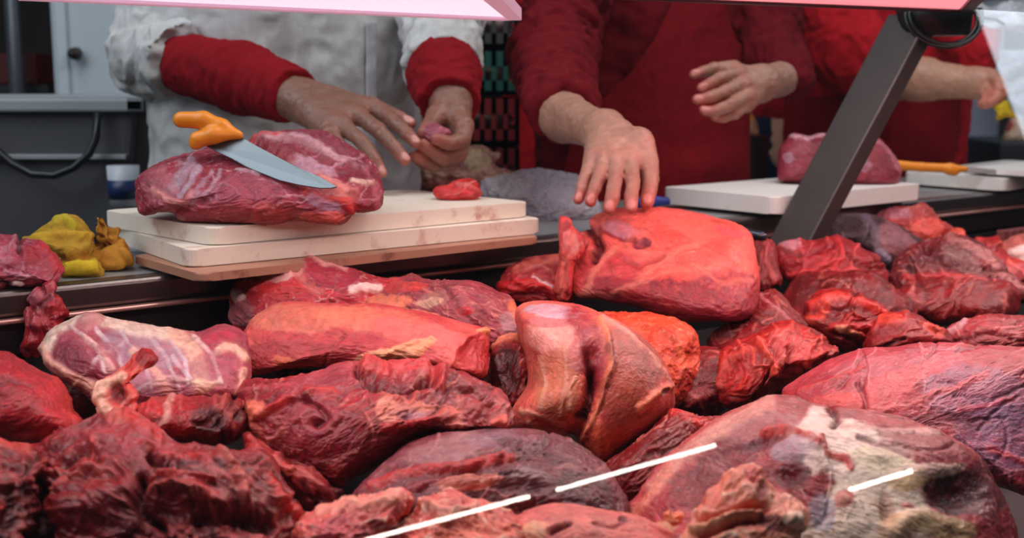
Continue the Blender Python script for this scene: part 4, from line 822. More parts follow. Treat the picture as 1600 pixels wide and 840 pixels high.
meat('beef_rump', 'tan and pink rump of beef split down its middle at the heap centre', 'meat',
 [(804,492),(813,476),(842,470),(880,472),(915,478),(950,492),(990,514),(1022,545),(1046,580),(1056,610),(1052,640),(1030,668),(1000,690),(965,712),(945,728),(918,704),(888,686),(840,676),(806,668),(800,640),(826,600),(822,560),(812,530)],
 bias=-.075, T=.085, shear=.55, style='smooth', q=.5, g=60, c1=(204,110,96), c2=(182,82,78), cc=(226,150,130), conn=.3, centre=(925,590), sq=3.0, feats=[
 ('e',(860,520,42,34,0),0,(232,150,138),.9),('e',(862,486,48,10,-4),0,(178,150,166),.8),('e',(855,502,44,8,0),0,(176,70,84),.7),('e',(870,600,36,56,0),0,(196,110,80),.85),('e',(862,572,24,22,0),0,(214,110,84),.7),('s',[(845,560),(852,600),(846,640)],4,1,(222,160,134),.5),('s',[(880,540),(884,590),(876,650)],3,1.2,(222,150,126),.5),('s',[(815,640),(850,655),(880,668)],4,1.5,(216,150,120),.6),('e',(905,558,22,22,0),1,(180,96,98),.7),
 ('s',[(930,555),(928,590),(916,640),(898,680)],15,-9,None,0),('s',[(900,492),(918,520),(932,560),(940,590)],16,2,(150,36,46),.95),('s',[(925,575),(922,600),(915,630),(900,664)],7,-10,(80,14,20),1),('s',[(918,560),(925,575),(925,600)],8,-7,(120,24,32),.9),
 ('s',[(934,500),(948,530),(956,565),(946,600),(930,640),(912,680),(900,694)],5,5,(228,124,88),.95),('e',(990,560,36,56,35),1,(150,80,70),.9),('e',(975,620,40,50,10),0,(170,74,56),.85),('e',(945,690,34,28,0),1,(206,78,48),.9),
 ('s',[(1000,640),(1025,615),(1040,608)],6,4,(226,120,86),.9),('e',(1033,613,7,6,0),-4,(120,70,60),.9),('s',[(940,495),(980,520),(1020,560),(1048,605)],4,3,(222,140,124),.7),
 ('s',[(826,660),(845,672),(880,682)],4,2,(220,170,140),.8),('s',[(896,590),(888,610),(892,640)],3,2,(216,150,120),.7)])
meat('rump_hollow', 'dark red hollow cut tucked between the tenderloin and the cleft rump', 'meat',
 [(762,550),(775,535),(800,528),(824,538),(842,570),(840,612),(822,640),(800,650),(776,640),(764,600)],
 bias=.0, T=.05, style='fiber', g=70, c1=(128,20,26), c2=(84,10,16), conn=.3, feats=[('s',[(764,536),(790,526),(815,526)],6,4,(222,120,90),.9),('e',(790,580,22,44,0),-14,(60,8,12),.9),('e',(826,610,8,9,0),3,(190,130,110),.8)])  # separate mesh for the rump's cut face, shadow put into its dark red
meat('beef_fat_piece', 'vivid orange fatty piece showing from behind the cleft rump', 'meat',
 [(932,494),(946,486),(990,486),(1030,490),(1070,502),(1088,520),(1092,555),(1094,585),(1082,612),(1060,636),(1030,640),(980,600),(945,550)],
 bias=.035, T=.06, style='fat', g=-30, c1=(206,92,58), c2=(190,72,50), cc=(230,140,100), conn=.5, q=.5, feats=[('s',[(1060,540),(1075,570),(1060,600)],4,2,(236,120,80),.6),('e',(1075,600,20,24,0),0,(176,44,36),.8)])
meat('beef_flank', 'striped pale membrane covered flank cut beside the hanging scrap at the left', 'meat',
 [(66,560),(70,535),(88,515),(112,500),(135,488),(160,496),(220,508),(270,514),(320,516),(352,508),(378,520),(386,545),(388,575),(384,602),(372,620),(330,632),(280,636),(258,642),(235,652),(200,655),(170,648),(140,620),(112,600),(84,585)],
 bias=-.06, T=.055, shear=.9, style='smooth', g=-8, c1=(166,84,96), c2=(146,64,78), cc=(216,170,165), conn=.4, sq=2.6, feats=[
 ('s',[(110,515),(150,540),(165,580)],3,1,(224,186,180),.8),('s',[(150,515),(185,550),(200,600)],3,1,(220,190,190),.8),('s',[(190,518),(225,560),(235,610)],2.5,1,(214,194,200),.75),('s',[(235,525),(262,560),(280,612)],3,1,(220,190,190),.8),('s',[(260,522),(290,560),(296,600)],2.5,1,(210,190,200),.7),('s',[(300,520),(330,550),(345,600)],3,1,(220,180,176),.8),('s',[(120,600),(150,560),(200,530)],2.5,1,(214,190,190),.6),('s',[(200,620),(260,590),(340,600)],4,1,(220,180,160),.7),
 ('e',(225,545,70,30,-10),0,(170,140,152),.6),('e',(250,600,60,24,-10),0,(176,120,136),.55),('s',[(75,545),(85,520),(120,502),(150,500),(200,512),(260,520)],8,2,(226,196,176),.85),
 ('s',[(270,518),(300,540),(312,570),(318,600)],12,2,(226,176,150),.85),('s',[(130,528),(160,548),(175,575)],5,2,(226,170,160),.8),('s',[(210,545),(240,580),(260,610)],7,1,(220,160,140),.75),
 ('e',(110,560,30,26,-30),-2,(116,28,44),.9),('e',(140,590,36,20,-40),-2,(120,30,44),.85),('s',[(70,545),(78,565),(110,585),(150,610),(176,640)],6,4,(224,160,140),.85),
 ('e',(140,505,24,12,20),4,(190,110,110),.8),('e',(345,525,30,12,0),2,(176,50,70),.8),('s',[(340,548),(356,540),(372,546),(378,560)],6,3,(236,186,160),.85),('s',[(376,580),(374,600),(366,616)],5,2,(228,176,150),.7),
 ('e',(170,548,20,14,0),0,(160,60,76),.6),('e',(330,570,30,24,0),0,(158,76,96),.6),('s',[(270,556),(285,575),(300,590)],3,1,(214,190,196),.6)])
meat('meat_tag_curl', 'dark red nub with a curled pale tendon lying on the striped flank cut', 'meat scrap',
 [(200,560),(205,550),(222,545),(238,550),(239,565),(228,574),(208,578),(196,592),(205,606),(212,625),(208,645),(198,655),(178,652),(158,632),(154,612),(165,592),(185,575)],
 bias=-.118, T=.011, style='fiber', g=50, c1=(186,64,56), c2=(160,40,40), feats=[('e',(224,560,16,14,0),1,(140,16,22),1),('s',[(190,586),(162,602),(158,622),(175,645),(195,650)],7,5,(228,176,150),.95),('e',(185,615,12,18,20),-7,(96,16,24),.9),('s',[(198,595),(208,620),(206,648)],5,3,(206,74,62),.9)])
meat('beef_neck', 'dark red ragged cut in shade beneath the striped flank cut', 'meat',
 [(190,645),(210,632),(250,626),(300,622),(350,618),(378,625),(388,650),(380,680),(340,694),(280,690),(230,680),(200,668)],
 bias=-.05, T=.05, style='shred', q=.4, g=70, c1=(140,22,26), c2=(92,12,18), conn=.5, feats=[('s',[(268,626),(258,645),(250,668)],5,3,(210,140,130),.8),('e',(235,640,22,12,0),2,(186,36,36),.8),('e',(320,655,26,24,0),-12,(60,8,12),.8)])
meat('beef_top_side', 'smooth dull red beef cut running out of the left edge of the picture', 'meat',
 [(-60,560),(0,546),(30,556),(62,575),(85,590),(104,620),(112,645),(130,665),(118,685),(70,694),(0,694),(-60,690)],
 bias=-.05, T=.075, style='smooth', g=20, c1=(164,46,54), c2=(142,36,44), cc=(206,110,104), conn=.4, feats=[('s',[(88,596),(104,630),(120,660)],7,3,(190,50,44),.85),('s',[(0,600),(30,598),(50,606)],3,-2,(110,26,34),.7),('e',(60,680,50,10,0),3,(196,60,50),.7)])
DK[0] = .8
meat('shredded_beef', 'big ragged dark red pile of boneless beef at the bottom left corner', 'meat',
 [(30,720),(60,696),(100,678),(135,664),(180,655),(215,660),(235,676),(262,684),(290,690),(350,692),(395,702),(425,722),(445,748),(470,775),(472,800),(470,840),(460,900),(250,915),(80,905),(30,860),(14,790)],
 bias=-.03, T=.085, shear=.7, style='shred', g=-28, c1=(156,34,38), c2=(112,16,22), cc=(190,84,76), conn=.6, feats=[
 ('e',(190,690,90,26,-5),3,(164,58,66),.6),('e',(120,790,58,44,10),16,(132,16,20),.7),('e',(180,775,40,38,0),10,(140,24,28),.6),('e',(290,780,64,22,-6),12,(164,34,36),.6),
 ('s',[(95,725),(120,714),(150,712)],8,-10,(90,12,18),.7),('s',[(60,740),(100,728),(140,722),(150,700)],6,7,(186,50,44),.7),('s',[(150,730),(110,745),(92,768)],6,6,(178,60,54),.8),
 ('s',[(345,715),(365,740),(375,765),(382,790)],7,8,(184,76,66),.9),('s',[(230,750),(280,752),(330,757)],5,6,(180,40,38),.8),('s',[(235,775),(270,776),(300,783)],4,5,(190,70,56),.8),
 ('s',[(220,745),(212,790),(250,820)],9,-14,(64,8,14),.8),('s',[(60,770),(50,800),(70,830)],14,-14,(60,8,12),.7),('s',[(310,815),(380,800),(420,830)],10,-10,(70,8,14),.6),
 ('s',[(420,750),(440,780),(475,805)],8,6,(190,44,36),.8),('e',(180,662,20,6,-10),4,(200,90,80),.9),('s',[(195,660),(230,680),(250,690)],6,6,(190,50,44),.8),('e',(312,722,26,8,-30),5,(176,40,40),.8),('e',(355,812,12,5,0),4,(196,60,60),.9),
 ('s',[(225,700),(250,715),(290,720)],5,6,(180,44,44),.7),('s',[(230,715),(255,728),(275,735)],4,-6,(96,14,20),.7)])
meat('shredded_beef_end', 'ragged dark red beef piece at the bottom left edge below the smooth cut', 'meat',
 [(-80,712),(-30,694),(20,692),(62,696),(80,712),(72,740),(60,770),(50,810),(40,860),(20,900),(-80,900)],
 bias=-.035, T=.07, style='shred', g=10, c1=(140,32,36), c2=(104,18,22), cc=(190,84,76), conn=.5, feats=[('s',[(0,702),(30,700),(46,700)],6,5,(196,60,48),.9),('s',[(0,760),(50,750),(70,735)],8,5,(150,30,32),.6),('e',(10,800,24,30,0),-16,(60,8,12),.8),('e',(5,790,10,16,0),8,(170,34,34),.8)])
DK[0] = .92
meat('beef_chuck', 'deep red grained chuck cut with a curled lip, below the tenderloin', 'meat',
 [(372,600),(388,588),(420,590),(480,584),(530,574),(562,570),(600,574),(640,574),(690,574),(730,586),(768,600),(790,622),(803,648),(800,670),(770,672),(700,680),(655,690),(620,708),(582,730),(545,755),(530,760),(490,745),(440,722),(405,700),(385,670),(368,640)],
 bias=-.075, T=.07, shear=.75, style='fiber', g=35, c1=(160,44,52), c2=(130,28,36), cc=(204,110,100), conn=.6, q=.8, feats=[
 ('s',[(376,612),(420,606),(470,592),(520,578),(565,572)],6,3,(176,70,76),.6),('e',(500,602,60,18,14),0,(154,62,76),.5),('s',[(560,580),(600,598),(640,597),(668,590),(676,578)],7,-13,(110,14,20),.9),('s',[(570,572),(620,574),(665,572),(690,580),(688,598)],6,8,(196,60,60),.85),
 ('s',[(410,650),(450,626),(490,612),(520,610)],5,6,(206,56,50),.85),('e',(605,640,18,22,10),2,(228,140,120),.9),('e',(640,640,26,12,0),3,(170,110,118),.7),('e',(630,632,50,10,6),2,(206,112,90),.7),
 ('e',(700,650,22,20,0),6,(204,94,78),.85),('s',[(600,668),(640,660),(680,650)],6,4,(190,40,38),.8),('e',(500,665,60,44,-30),3,(146,44,56),.7),('s',[(470,620),(498,632),(508,650),(496,660)],7,-7,(110,24,34),.7),
 ('e',(400,640,22,14,-20),4,(220,110,86),.9),('e',(392,668,26,16,-40),3,(214,100,86),.85),('e',(745,640,26,28,0),4,(150,34,40),.7),('e',(782,658,14,12,0),5,(212,86,72),.9),('s',[(700,600),(740,606),(770,630)],6,-6,(116,20,28),.6),
 ('s',[(545,745),(580,715),(620,690),(660,670),(700,660)],10,-3,(120,22,28),.8),('s',[(650,610),(640,625),(600,612)],5,3,(200,80,70),.7),('e',(566,700,36,20,30),0,(120,24,32),.6)])
meat('beef_strip', 'small wet red trimming between the grained chuck and the bottom left pile', 'meat scrap',
 [(385,680),(400,690),(440,712),(480,730),(515,752),(540,768),(530,790),(510,806),(480,800),(450,775),(425,735),(392,712)],
 bias=-.02, T=.04, style='shred', q=.5, g=-35, c1=(150,34,38), c2=(110,16,22), feats=[('s',[(400,700),(440,725),(470,745)],7,4,(196,70,60),.7)])
meat('dry_beef_round', 'dark purple dry topped round of beef under the bright glass streak', 'meat',
 [(545,785),(560,758),(585,732),(615,708),(650,688),(690,676),(740,671),(800,672),(850,676),(900,690),(935,712),(962,745),(985,790),(980,815),(900,830),(780,835),(660,830),(570,815)],
 bias=-.06, T=.07, shear=.8, style='fiber', g=16, c1=(118,52,60), c2=(92,30,38), cc=(180,110,106), conn=.6, q=.5, feats=[
 ('e',(700,700,70,22,16),0,(160,104,106),.75),('e',(790,690,60,16,-4),0,(140,96,110),.6),('e',(830,700,60,14,-14),-2,(84,16,26),.85),('e',(745,730,110,12,8),-3,(100,18,28),.85),
 ('s',[(580,765),(620,742),(680,732),(750,722),(800,716)],6,4,(190,52,48),.85),('s',[(600,775),(680,752),(740,744)],5,3,(150,54,60),.7),('e',(735,754,55,12,6),5,(196,104,86),.95),('e',(828,745,30,18,0),3,(140,104,104),.8),
 ('e',(820,760,50,14,0),-3,(88,20,28),.7),('e',(920,770,52,34,-30),0,(70,20,26),.8),('e',(870,700,40,20,-20),-1,(90,26,36),.7),('s',[(568,770),(600,730),(650,700)],7,2,(150,84,88),.5)])
DK[0] = 1
meat('fatty_trimmings', 'pale pink ragged fatty trimmings at the bottom left of the glass streak', 'meat scrap',
 [(452,842),(468,818),(495,800),(530,790),(560,780),(598,772),(626,770),(640,780),(634,800),(610,830),(612,860),(600,900),(450,900)],
 bias=-.06, T=.05, style='fat', g=10, c1=(206,104,96), c2=(176,70,72), cc=(240,184,160), conn=.7, q=.8, feats=[('e',(540,830,50,24,0),0,(170,60,72),.7),('s',[(500,800),(560,788),(622,778)],6,4,(230,140,120),.8)])
meat('fatty_trimmings', 'larger pale pink crumbly fatty trimmings in the middle of the bottom edge', 'meat scrap',
 [(600,850),(612,826),(640,806),(660,782),(692,766),(715,770),(735,784),(770,790),(800,800),(830,812),(850,840),(850,890),(610,900)],
 bias=-.07, T=.05, style='fat', g=-20, c1=(220,130,110), c2=(196,96,88), cc=(244,196,168), conn=.8, q=.8, feats=[('s',[(660,785),(690,800),(740,800)],6,4,(234,150,130),.8),('e',(690,785,30,12,0),1,(206,96,80),.7)])
meat('beef_heart_piece', 'smooth pale pink piece at the bottom edge right of the crumbly trimmings', 'meat',
 [(798,822),(815,806),(850,793),(885,789),(930,790),(980,800),(1010,812),(1040,826),(1078,838),(1090,870),(1070,910),(820,910),(800,860)],
 bias=-.085, T=.05, style='smooth', g=0, c1=(204,120,110), c2=(188,100,96), cc=(230,160,140), conn=.3, feats=[('s',[(860,832),(875,822),(888,816)],4,-6,(110,30,36),.9),('s',[(925,818),(960,822),(985,812)],2.5,-2,(170,80,84),.7),('e',(830,830,30,14,10),1,(230,160,120),.8),('e',(975,808,8,5,0),-4,(96,30,40),.9)])
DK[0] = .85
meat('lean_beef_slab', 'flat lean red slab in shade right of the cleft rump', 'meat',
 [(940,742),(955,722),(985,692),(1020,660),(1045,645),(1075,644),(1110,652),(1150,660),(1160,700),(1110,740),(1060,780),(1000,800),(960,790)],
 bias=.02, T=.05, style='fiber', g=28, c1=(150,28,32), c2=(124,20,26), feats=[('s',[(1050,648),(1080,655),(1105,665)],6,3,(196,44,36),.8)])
DK[0] = 1
meat('beef_on_bone', 'large front cut with creamy fat and an open dark red centre at the bottom right', 'meat',
 [(978,800),(990,775),(1010,745),(1040,710),(1075,680),(1115,655),(1160,635),(1205,622),(1240,622),(1280,634),(1330,640),(1390,650),(1450,664),(1500,684),(1530,705),(1550,740),(1568,775),(1580,810),(1590,860),(1560,920),(1100,930),(1000,880)],
 bias=-.10, T=.10, shear=.85, style='fiber', g=-18, c1=(170,70,74), c2=(140,44,52), cc=(226,160,146), conn=.5, q=.55, strings=14, sq=2.6, centre=(1290,780), feats=[
 ('e',(1330,702,100,48,-12),4,(250,214,200),1),('e',(1275,690,28,54,0),3,(250,208,196),1),('e',(1370,780,80,50,0),3,(232,204,184),1),('e',(1345,840,110,40,0),2,(226,198,178),1),('e',(1380,725,60,18,-10),1,(234,208,176),.9),('e',(1420,752,36,16,10),1,(226,180,130),.85),
 ('e',(1440,690,80,24,-14),-1,(152,62,66),.85),('e',(1420,815,40,18,20),5,(236,200,170),.9),('e',(1385,800,12,30,10),-4,(170,110,90),.7),('e',(1470,825,60,22,-10),4,(170,140,100),.9),('e',(1495,767,54,36,0),-16,(60,8,14),1),('e',(1545,760,34,50,0),0,(84,16,22),.85),('e',(1450,735,60,10,6),2,(224,186,170),.8),('s',[(1310,668),(1370,672),(1430,672),(1468,676)],5,3,(230,170,160),.85),('s',[(1340,690),(1380,700),(1420,715)],5,-3,(120,30,38),.7),
 ('s',[(1020,760),(1060,715),(1100,688),(1150,655),(1200,634)],12,2,(222,150,136),.8),('s',[(990,800),(1020,770),(1045,735)],8,1,(216,120,100),.8),('e',(1130,720,60,30,30),-4,(120,26,34),.9),('e',(1080,760,36,34,40),-4,(118,24,30),.9),('e',(1110,725,16,8,0),2,(150,70,70),.5),
 ('e',(1195,665,60,20,14),0,(168,96,100),.7),('e',(1190,690,40,12,10),-3,(100,22,34),.8),('e',(1235,705,34,20,0),2,(176,140,150),.85),('s',[(1195,675),(1230,672),(1260,686),(1275,700)],6,4,(196,44,36),.9),('e',(1240,745,30,22,0),-6,(92,12,20),.95),('e',(1200,742,24,18,0),-4,(110,18,26),.8),
 ('s',[(1282,690),(1290,712),(1320,718),(1328,732)],5,2,(196,48,40),.9),('e',(1318,780,14,16,0),2,(190,60,50),.8),('e',(1285,800,24,30,0),0,(166,150,160),.85),('e',(1400,830,30,26,0),4,(222,170,130),.7),('e',(1415,792,12,6,0),2,(200,90,80),.8),('e',(1030,830,30,14,0),2,(220,160,120),.7),('s',[(1300,640),(1310,655),(1300,668)],5,-5,(90,30,36),.8)])
meat('fat_fold', 'thick pale folds of fat curling at the bottom of the large front cut', 'meat scrap',
 [(1060,850),(1076,815),(1095,782),(1115,758),(1138,736),(1165,724),(1188,728),(1200,748),(1216,770),(1232,778),(1262,796),(1258,820),(1246,838),(1238,880),(1200,905),(1090,900)],
 bias=-.19, T=.035, style='fat', g=35, c1=(230,160,136), c2=(214,124,104), cc=(244,206,180), conn=.6, q=.6, feats=[('s',[(1090,812),(1130,796),(1170,790),(1200,786)],7,-8,(180,50,44),.9),('s',[(1085,825),(1130,812),(1160,802),(1190,802)],7,7,(236,150,110),.9),('s',[(1090,836),(1140,822),(1180,812)],5,-7,(160,40,40),.8),('e',(1178,738,16,12,-30),0,(196,44,44),.9),('e',(1150,750,10,12,0),-1,(206,100,80),.8),('e',(1210,815,26,16,-20),-4,(100,16,22),.9),('e',(1190,765,14,10,40),-1,(170,70,80),.7),('e',(1240,808,16,14,0),4,(238,206,180),.9)])
meat('fat_curl', 'little yellowish curl of fat beside the thick pale folds', 'meat scrap',
 [(1034,800),(1042,790),(1052,794),(1066,796),(1070,806),(1064,820),(1050,822),(1042,812)],
 bias=-.16, T=.014, style='fat', q=.5, c1=(232,150,110), c2=(220,130,96), cc=(244,200,160), res=1.5, feats=[('s',[(1048,795),(1052,806),(1060,812)],3,-3,(206,90,60),.8)])
DK[0] = .92
meat('beef_silverside', 'broad smooth purple-pink silverside at the right edge', 'meat',
 [(1222,612),(1240,594),(1270,575),(1305,558),(1350,546),(1400,540),(1450,535),(1510,536),(1580,540),(1660,552),(1680,640),(1670,740),(1640,790),(1590,770),(1500,740),(1400,700),(1300,664),(1240,640)],
 bias=-.03, T=.085, shear=.9, style='fiber', g=22, c1=(180,72,82), c2=(158,56,68), cc=(214,128,134), conn=.45, q=.3, sq=2.5, feats=[
 ('e',(1310,630,60,16,10),1,(206,68,60),.8),('e',(1400,570,110,18,6),0,(178,92,104),.6),('e',(1390,605,80,20,26),0,(206,82,84),.7),('e',(1530,620,90,50,-10),0,(140,100,122),.6),('e',(1560,680,70,60,-20),0,(116,78,106),.7),
 ('s',[(1225,620),(1270,605),(1310,590),(1350,575)],3,2,(196,50,48),.7),('s',[(1340,600),(1350,620),(1350,645)],4,-4,(130,36,46),.7),('e',(1408,660,12,7,0),3,(200,30,26),.95),('s',[(1420,548),(1460,543),(1500,545)],3,.4,(190,150,165),.25),  # last pale stroke is a highlight put into the colour
 ('s',[(1360,640),(1420,630),(1480,610),(1540,585)],5,1,(200,80,82),.7),('s',[(1500,640),(1540,632),(1580,622)],4,1,(196,60,72),.6),('e',(1480,655,70,14,0),-2,(110,30,40),.7),('e',(1570,560,60,16,0),0,(160,70,76),.6),('s',[(1545,700),(1580,715),(1610,725)],5,2,(180,44,48),.7)])
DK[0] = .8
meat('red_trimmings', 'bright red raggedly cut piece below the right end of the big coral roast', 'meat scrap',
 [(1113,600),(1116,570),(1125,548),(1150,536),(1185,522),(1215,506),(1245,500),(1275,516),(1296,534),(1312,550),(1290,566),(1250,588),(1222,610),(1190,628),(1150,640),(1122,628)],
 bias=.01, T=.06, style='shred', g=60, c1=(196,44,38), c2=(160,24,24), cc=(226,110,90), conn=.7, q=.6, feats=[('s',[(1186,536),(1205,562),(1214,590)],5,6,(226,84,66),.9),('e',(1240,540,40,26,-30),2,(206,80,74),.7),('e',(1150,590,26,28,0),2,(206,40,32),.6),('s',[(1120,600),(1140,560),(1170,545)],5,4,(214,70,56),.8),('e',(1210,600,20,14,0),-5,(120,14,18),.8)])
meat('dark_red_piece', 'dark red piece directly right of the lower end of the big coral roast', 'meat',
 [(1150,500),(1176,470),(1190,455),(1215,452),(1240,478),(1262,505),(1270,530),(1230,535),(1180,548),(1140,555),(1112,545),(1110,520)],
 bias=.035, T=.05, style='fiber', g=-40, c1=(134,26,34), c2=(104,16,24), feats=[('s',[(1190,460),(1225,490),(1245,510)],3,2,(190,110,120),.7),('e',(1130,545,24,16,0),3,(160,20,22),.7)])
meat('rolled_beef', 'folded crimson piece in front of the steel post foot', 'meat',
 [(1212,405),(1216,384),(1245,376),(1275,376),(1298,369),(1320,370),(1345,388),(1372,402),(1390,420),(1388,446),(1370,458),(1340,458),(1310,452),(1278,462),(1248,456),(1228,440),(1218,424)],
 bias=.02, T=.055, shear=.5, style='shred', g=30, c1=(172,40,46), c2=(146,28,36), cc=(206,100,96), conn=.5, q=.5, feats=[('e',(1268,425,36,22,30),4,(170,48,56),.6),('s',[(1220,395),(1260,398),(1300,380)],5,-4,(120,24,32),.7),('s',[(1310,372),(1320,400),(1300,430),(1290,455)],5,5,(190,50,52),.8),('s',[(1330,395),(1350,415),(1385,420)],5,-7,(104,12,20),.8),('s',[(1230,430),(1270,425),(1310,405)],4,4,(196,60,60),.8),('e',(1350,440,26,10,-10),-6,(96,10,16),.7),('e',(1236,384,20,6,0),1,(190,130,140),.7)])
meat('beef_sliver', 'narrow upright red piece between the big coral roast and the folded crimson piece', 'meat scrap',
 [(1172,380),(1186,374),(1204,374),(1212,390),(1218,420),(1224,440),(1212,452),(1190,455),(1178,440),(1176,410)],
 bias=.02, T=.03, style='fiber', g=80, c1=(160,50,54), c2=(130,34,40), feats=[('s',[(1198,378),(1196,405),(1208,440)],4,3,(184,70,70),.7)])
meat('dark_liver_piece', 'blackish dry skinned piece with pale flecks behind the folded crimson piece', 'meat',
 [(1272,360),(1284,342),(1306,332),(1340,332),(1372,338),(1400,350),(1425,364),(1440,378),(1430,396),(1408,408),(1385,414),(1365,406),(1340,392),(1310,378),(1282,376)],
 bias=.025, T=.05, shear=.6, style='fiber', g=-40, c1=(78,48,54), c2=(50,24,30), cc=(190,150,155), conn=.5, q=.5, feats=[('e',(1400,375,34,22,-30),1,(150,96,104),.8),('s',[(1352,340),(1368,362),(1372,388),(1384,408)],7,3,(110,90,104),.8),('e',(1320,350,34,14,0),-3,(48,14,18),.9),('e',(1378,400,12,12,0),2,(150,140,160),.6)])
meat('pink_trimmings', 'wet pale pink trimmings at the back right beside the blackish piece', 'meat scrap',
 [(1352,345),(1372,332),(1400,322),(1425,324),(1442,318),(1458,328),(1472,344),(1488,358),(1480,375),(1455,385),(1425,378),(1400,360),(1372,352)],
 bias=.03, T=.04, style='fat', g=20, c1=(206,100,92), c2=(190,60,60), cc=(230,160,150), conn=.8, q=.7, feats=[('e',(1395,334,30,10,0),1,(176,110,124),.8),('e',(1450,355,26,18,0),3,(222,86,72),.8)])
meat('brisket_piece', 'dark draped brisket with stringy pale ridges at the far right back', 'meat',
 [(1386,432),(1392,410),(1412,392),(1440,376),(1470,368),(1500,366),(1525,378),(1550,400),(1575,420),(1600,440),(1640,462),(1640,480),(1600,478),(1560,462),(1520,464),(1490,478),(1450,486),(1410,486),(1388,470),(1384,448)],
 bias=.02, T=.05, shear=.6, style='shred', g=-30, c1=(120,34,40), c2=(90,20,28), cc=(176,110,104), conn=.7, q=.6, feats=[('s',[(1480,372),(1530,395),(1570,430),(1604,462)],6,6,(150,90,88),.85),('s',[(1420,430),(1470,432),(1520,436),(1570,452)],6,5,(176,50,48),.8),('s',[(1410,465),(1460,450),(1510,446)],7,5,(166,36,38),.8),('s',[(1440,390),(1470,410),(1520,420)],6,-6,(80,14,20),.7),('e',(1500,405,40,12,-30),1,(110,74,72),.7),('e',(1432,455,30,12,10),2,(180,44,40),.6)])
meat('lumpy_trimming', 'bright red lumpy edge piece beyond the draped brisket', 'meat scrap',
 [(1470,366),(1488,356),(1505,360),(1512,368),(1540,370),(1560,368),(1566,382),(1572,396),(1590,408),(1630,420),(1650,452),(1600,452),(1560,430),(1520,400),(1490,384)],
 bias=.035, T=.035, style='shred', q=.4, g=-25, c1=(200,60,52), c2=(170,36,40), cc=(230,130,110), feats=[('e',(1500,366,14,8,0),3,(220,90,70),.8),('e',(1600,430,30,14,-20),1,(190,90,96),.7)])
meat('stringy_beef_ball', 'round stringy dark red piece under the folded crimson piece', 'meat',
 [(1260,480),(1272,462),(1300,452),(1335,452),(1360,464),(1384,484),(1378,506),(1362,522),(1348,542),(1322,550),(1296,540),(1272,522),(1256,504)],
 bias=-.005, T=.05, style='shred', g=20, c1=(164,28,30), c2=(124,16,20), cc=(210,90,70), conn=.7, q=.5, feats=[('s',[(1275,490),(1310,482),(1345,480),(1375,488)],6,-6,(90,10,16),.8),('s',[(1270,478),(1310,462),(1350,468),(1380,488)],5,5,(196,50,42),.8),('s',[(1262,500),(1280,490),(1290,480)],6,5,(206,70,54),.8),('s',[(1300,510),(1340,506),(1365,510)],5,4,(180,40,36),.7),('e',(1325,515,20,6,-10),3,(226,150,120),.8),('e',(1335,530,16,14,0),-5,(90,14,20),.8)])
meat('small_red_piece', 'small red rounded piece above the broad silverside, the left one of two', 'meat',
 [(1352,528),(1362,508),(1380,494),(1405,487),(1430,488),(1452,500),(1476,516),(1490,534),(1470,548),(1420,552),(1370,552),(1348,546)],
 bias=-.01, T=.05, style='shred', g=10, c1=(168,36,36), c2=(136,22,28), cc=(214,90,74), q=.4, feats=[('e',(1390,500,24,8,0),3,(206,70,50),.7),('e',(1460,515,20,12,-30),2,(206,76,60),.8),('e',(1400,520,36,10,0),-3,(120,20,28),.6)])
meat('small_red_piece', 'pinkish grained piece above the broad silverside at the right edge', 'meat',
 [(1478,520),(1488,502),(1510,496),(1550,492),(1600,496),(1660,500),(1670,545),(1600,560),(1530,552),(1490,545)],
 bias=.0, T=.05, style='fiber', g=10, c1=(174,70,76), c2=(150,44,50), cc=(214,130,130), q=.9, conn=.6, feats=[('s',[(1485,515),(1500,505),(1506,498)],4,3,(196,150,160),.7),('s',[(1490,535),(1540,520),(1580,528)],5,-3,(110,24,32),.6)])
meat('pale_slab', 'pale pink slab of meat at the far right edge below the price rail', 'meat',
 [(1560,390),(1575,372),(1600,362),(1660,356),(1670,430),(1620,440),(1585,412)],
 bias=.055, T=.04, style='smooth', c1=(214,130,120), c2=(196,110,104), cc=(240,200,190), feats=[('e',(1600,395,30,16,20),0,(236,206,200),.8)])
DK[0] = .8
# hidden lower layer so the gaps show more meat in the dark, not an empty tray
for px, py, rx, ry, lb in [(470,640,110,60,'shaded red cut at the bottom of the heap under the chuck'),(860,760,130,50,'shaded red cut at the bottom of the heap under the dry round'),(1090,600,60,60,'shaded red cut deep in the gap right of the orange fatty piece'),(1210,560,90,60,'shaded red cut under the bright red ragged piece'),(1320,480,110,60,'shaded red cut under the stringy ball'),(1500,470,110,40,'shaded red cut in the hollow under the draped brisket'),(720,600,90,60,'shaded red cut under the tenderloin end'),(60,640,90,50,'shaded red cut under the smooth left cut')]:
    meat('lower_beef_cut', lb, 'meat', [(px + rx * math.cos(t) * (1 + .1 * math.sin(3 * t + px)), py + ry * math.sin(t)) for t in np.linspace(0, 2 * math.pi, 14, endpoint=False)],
         bias=.10, T=.05, style='fiber', c1=(140,26,32), c2=(104,16,22), res=4, g=px % 90)

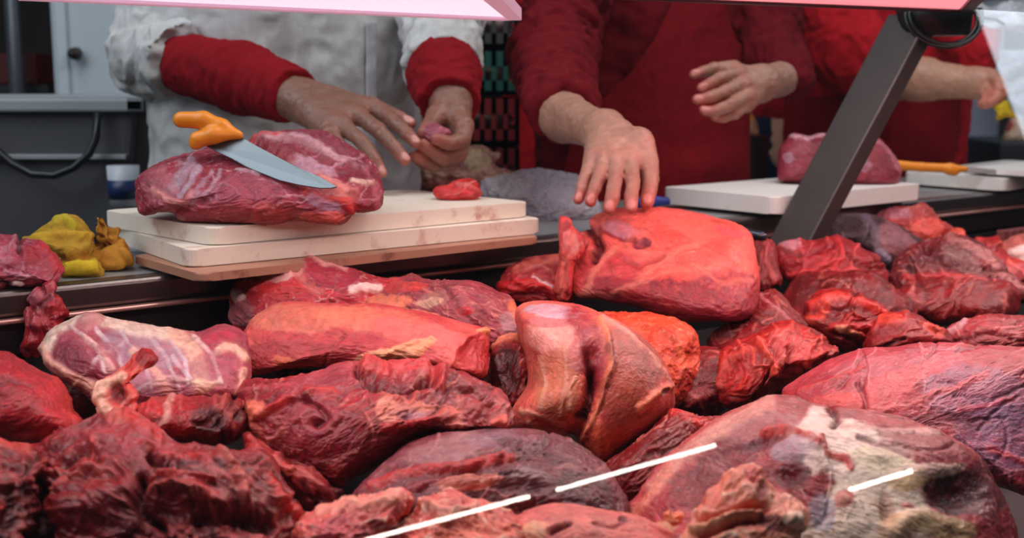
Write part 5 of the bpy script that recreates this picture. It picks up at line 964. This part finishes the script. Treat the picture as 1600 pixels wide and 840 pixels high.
# ------------------------------------------------------------------ on the worktop
GROUP[0] = None; DK[0] = 1
DBM = Dz(400, 347, 1.0)
meat('beef_leg_cut', 'big purple-red leg cut on the upper cutting board under the knife', 'meat',
 [(213,292),(216,278),(235,264),(265,250),(300,238),(325,231),(352,226),(385,216),(420,206),(460,201),(500,204),(530,214),(556,232),(578,252),(592,276),(598,302),(595,324),(575,331),(555,336),(540,345),(525,351),(500,350),(460,344),(400,348),(340,346),(285,341),(268,330),(225,330),(216,312)],
 D=DBM + .055, T=.085, shear=.9, style='fiber', g=8, c1=(140,50,64), c2=(118,34,50), cc=(206,150,160), conn=.6, q=.9, strings=30, sq=2.6, centre=(405,280), feats=[
 ('s',[(375,222),(430,252),(500,287),(545,306)],12,-9,(150,44,52),.6),('s',[(300,255),(285,275),(268,295)],7,1,(176,156,172),.6),('s',[(312,258),(300,280),(280,305)],4,1,(190,170,186),.6),('s',[(330,262),(312,290),(300,312)],3,1,(180,140,156),.6),('e',(250,290,28,28,0),1,(176,96,104),.6),('s',[(240,300),(262,312),(290,320),(300,300)],5,3,(206,130,126),.8),('e',(380,300,80,30,10),0,(156,70,86),.6),('e',(360,330,110,14,0),0,(160,50,56),.7),
 ('s',[(345,262),(330,290),(300,320)],3,1,(190,150,160),.6),('s',[(370,262),(400,268),(420,262)],3,1,(200,170,180),.5),
 ('e',(500,222,60,16,-20),2,(128,50,64),.9),('s',[(400,216),(460,218),(520,236),(575,262)],5,3,(200,150,156),.85),('e',(480,240,46,16,-24),-3,(120,40,52),.6),('e',(490,256,44,12,-16),1,(186,140,156),.7),('e',(556,268,32,18,-20),-2,(110,26,40),.9),
 ('s',[(552,282),(570,288),(582,286)],4,3,(220,176,160),.9),('s',[(500,275),(530,292),(550,302)],8,5,(214,130,120),.85),('e',(425,235,40,14,-20),-6,(140,40,44),.8),('s',[(440,210),(400,214),(390,222)],4,3,(190,60,60),.8),
 ('s',[(480,300),(515,312),(545,312),(552,326)],7,4,(206,64,56),.85),('s',[(488,310),(508,318),(526,326)],7,1,(160,124,144),.8),('e',(520,338,24,9,0),2,(206,76,68),.85),('s',[(470,338),(500,344),(535,340)],5,2,(214,110,100),.8),('s',[(572,262),(586,290),(590,320)],5,1,(176,90,100),.6),('s',[(548,300),(562,310),(556,334)],5,-4,(140,30,34),.7),('e',(440,325,40,12,0),1,(190,90,90),.5)])
meat('meat_trimming', 'small crumbly red trimming on the right end of the upper cutting board', 'meat scrap',
 [(674,300),(680,290),(698,287),(712,280),(730,278),(746,284),(749,297),(742,308),(722,312),(700,314),(682,311)],
 D=Dz(710, 313, 1.0) + .02, T=.026, shear=.7, style='shred', q=.4, g=15, c1=(190,60,58), c2=(160,36,40), cc=(220,130,120), res=1.5)
meat('hanging_scrap', 'stringy purple-red scrap hanging over the worktop edge at the left', 'meat scrap',
 [(-70,360),(-20,362),(10,366),(40,372),(62,378),(78,394),(92,402),(96,430),(86,446),(78,446),(60,448),(20,450),(-20,456),(-70,450)],
 D=Dz(20, 452, WZ) + .03, T=.035, shear=.8, style='shred', q=.5, g=20, c1=(158,72,88), c2=(136,50,64), cc=(206,150,156), conn=.6, feats=[('e',(26,444,12,6,0),3,(226,190,180),.9),('e',(46,398,18,14,0),3,(150,26,40),.8),('s',[(62,384),(80,398),(90,420)],6,4,(176,34,44),.85)])
meat('hanging_strand', 'knotted dark red strand dangling from the worktop edge into the case at the left', 'meat scrap',
 [(56,448),(72,440),(86,446),(90,458),(98,472),(104,490),(96,500),(96,515),(84,528),(74,545),(62,560),(40,560),(26,545),(30,530),(36,510),(36,490),(48,478),(50,462)],
 D=Dz(70, 450, WZ) - .025, T=.022, shear=.15, style='shred', q=.55, g=80, c1=(154,34,44), c2=(128,22,32), cc=(200,120,126), centre=(66,500), feats=[('e',(56,462,10,10,0),4,(176,90,100),.7),('e',(80,478,14,10,0),5,(160,40,48),.6),('e',(60,508,22,14,0),6,(150,44,54),.5),('e',(44,540,18,14,0),6,(156,24,30),.7)])
meat('beef_block', 'squared slab of purplish beef standing on the right cutting board', 'meat',
 [(1215,278),(1217,240),(1222,226),(1240,208),(1262,214),(1280,210),(1300,206),(1330,206),(1362,210),(1376,216),(1390,234),(1402,254),(1409,270),(1402,288),(1380,291),(1330,289),(1270,286),(1225,284)],
 D=Dz(1320, 289, .978) + .05, T=.05, shear=.25, style='smooth', g=10, c1=(134,52,66), c2=(116,42,54), cc=(190,120,130), conn=.5, q=.5, sq=5, feats=[('s',[(1236,212),(1262,215),(1285,210)],3,2,(206,150,160),.9),('s',[(1364,212),(1390,240),(1406,268)],3,2,(190,110,120),.8),('e',(1350,258,10,12,20),0,(160,110,126),.7),('e',(1232,245,8,8,0),0,(176,130,146),.7)])
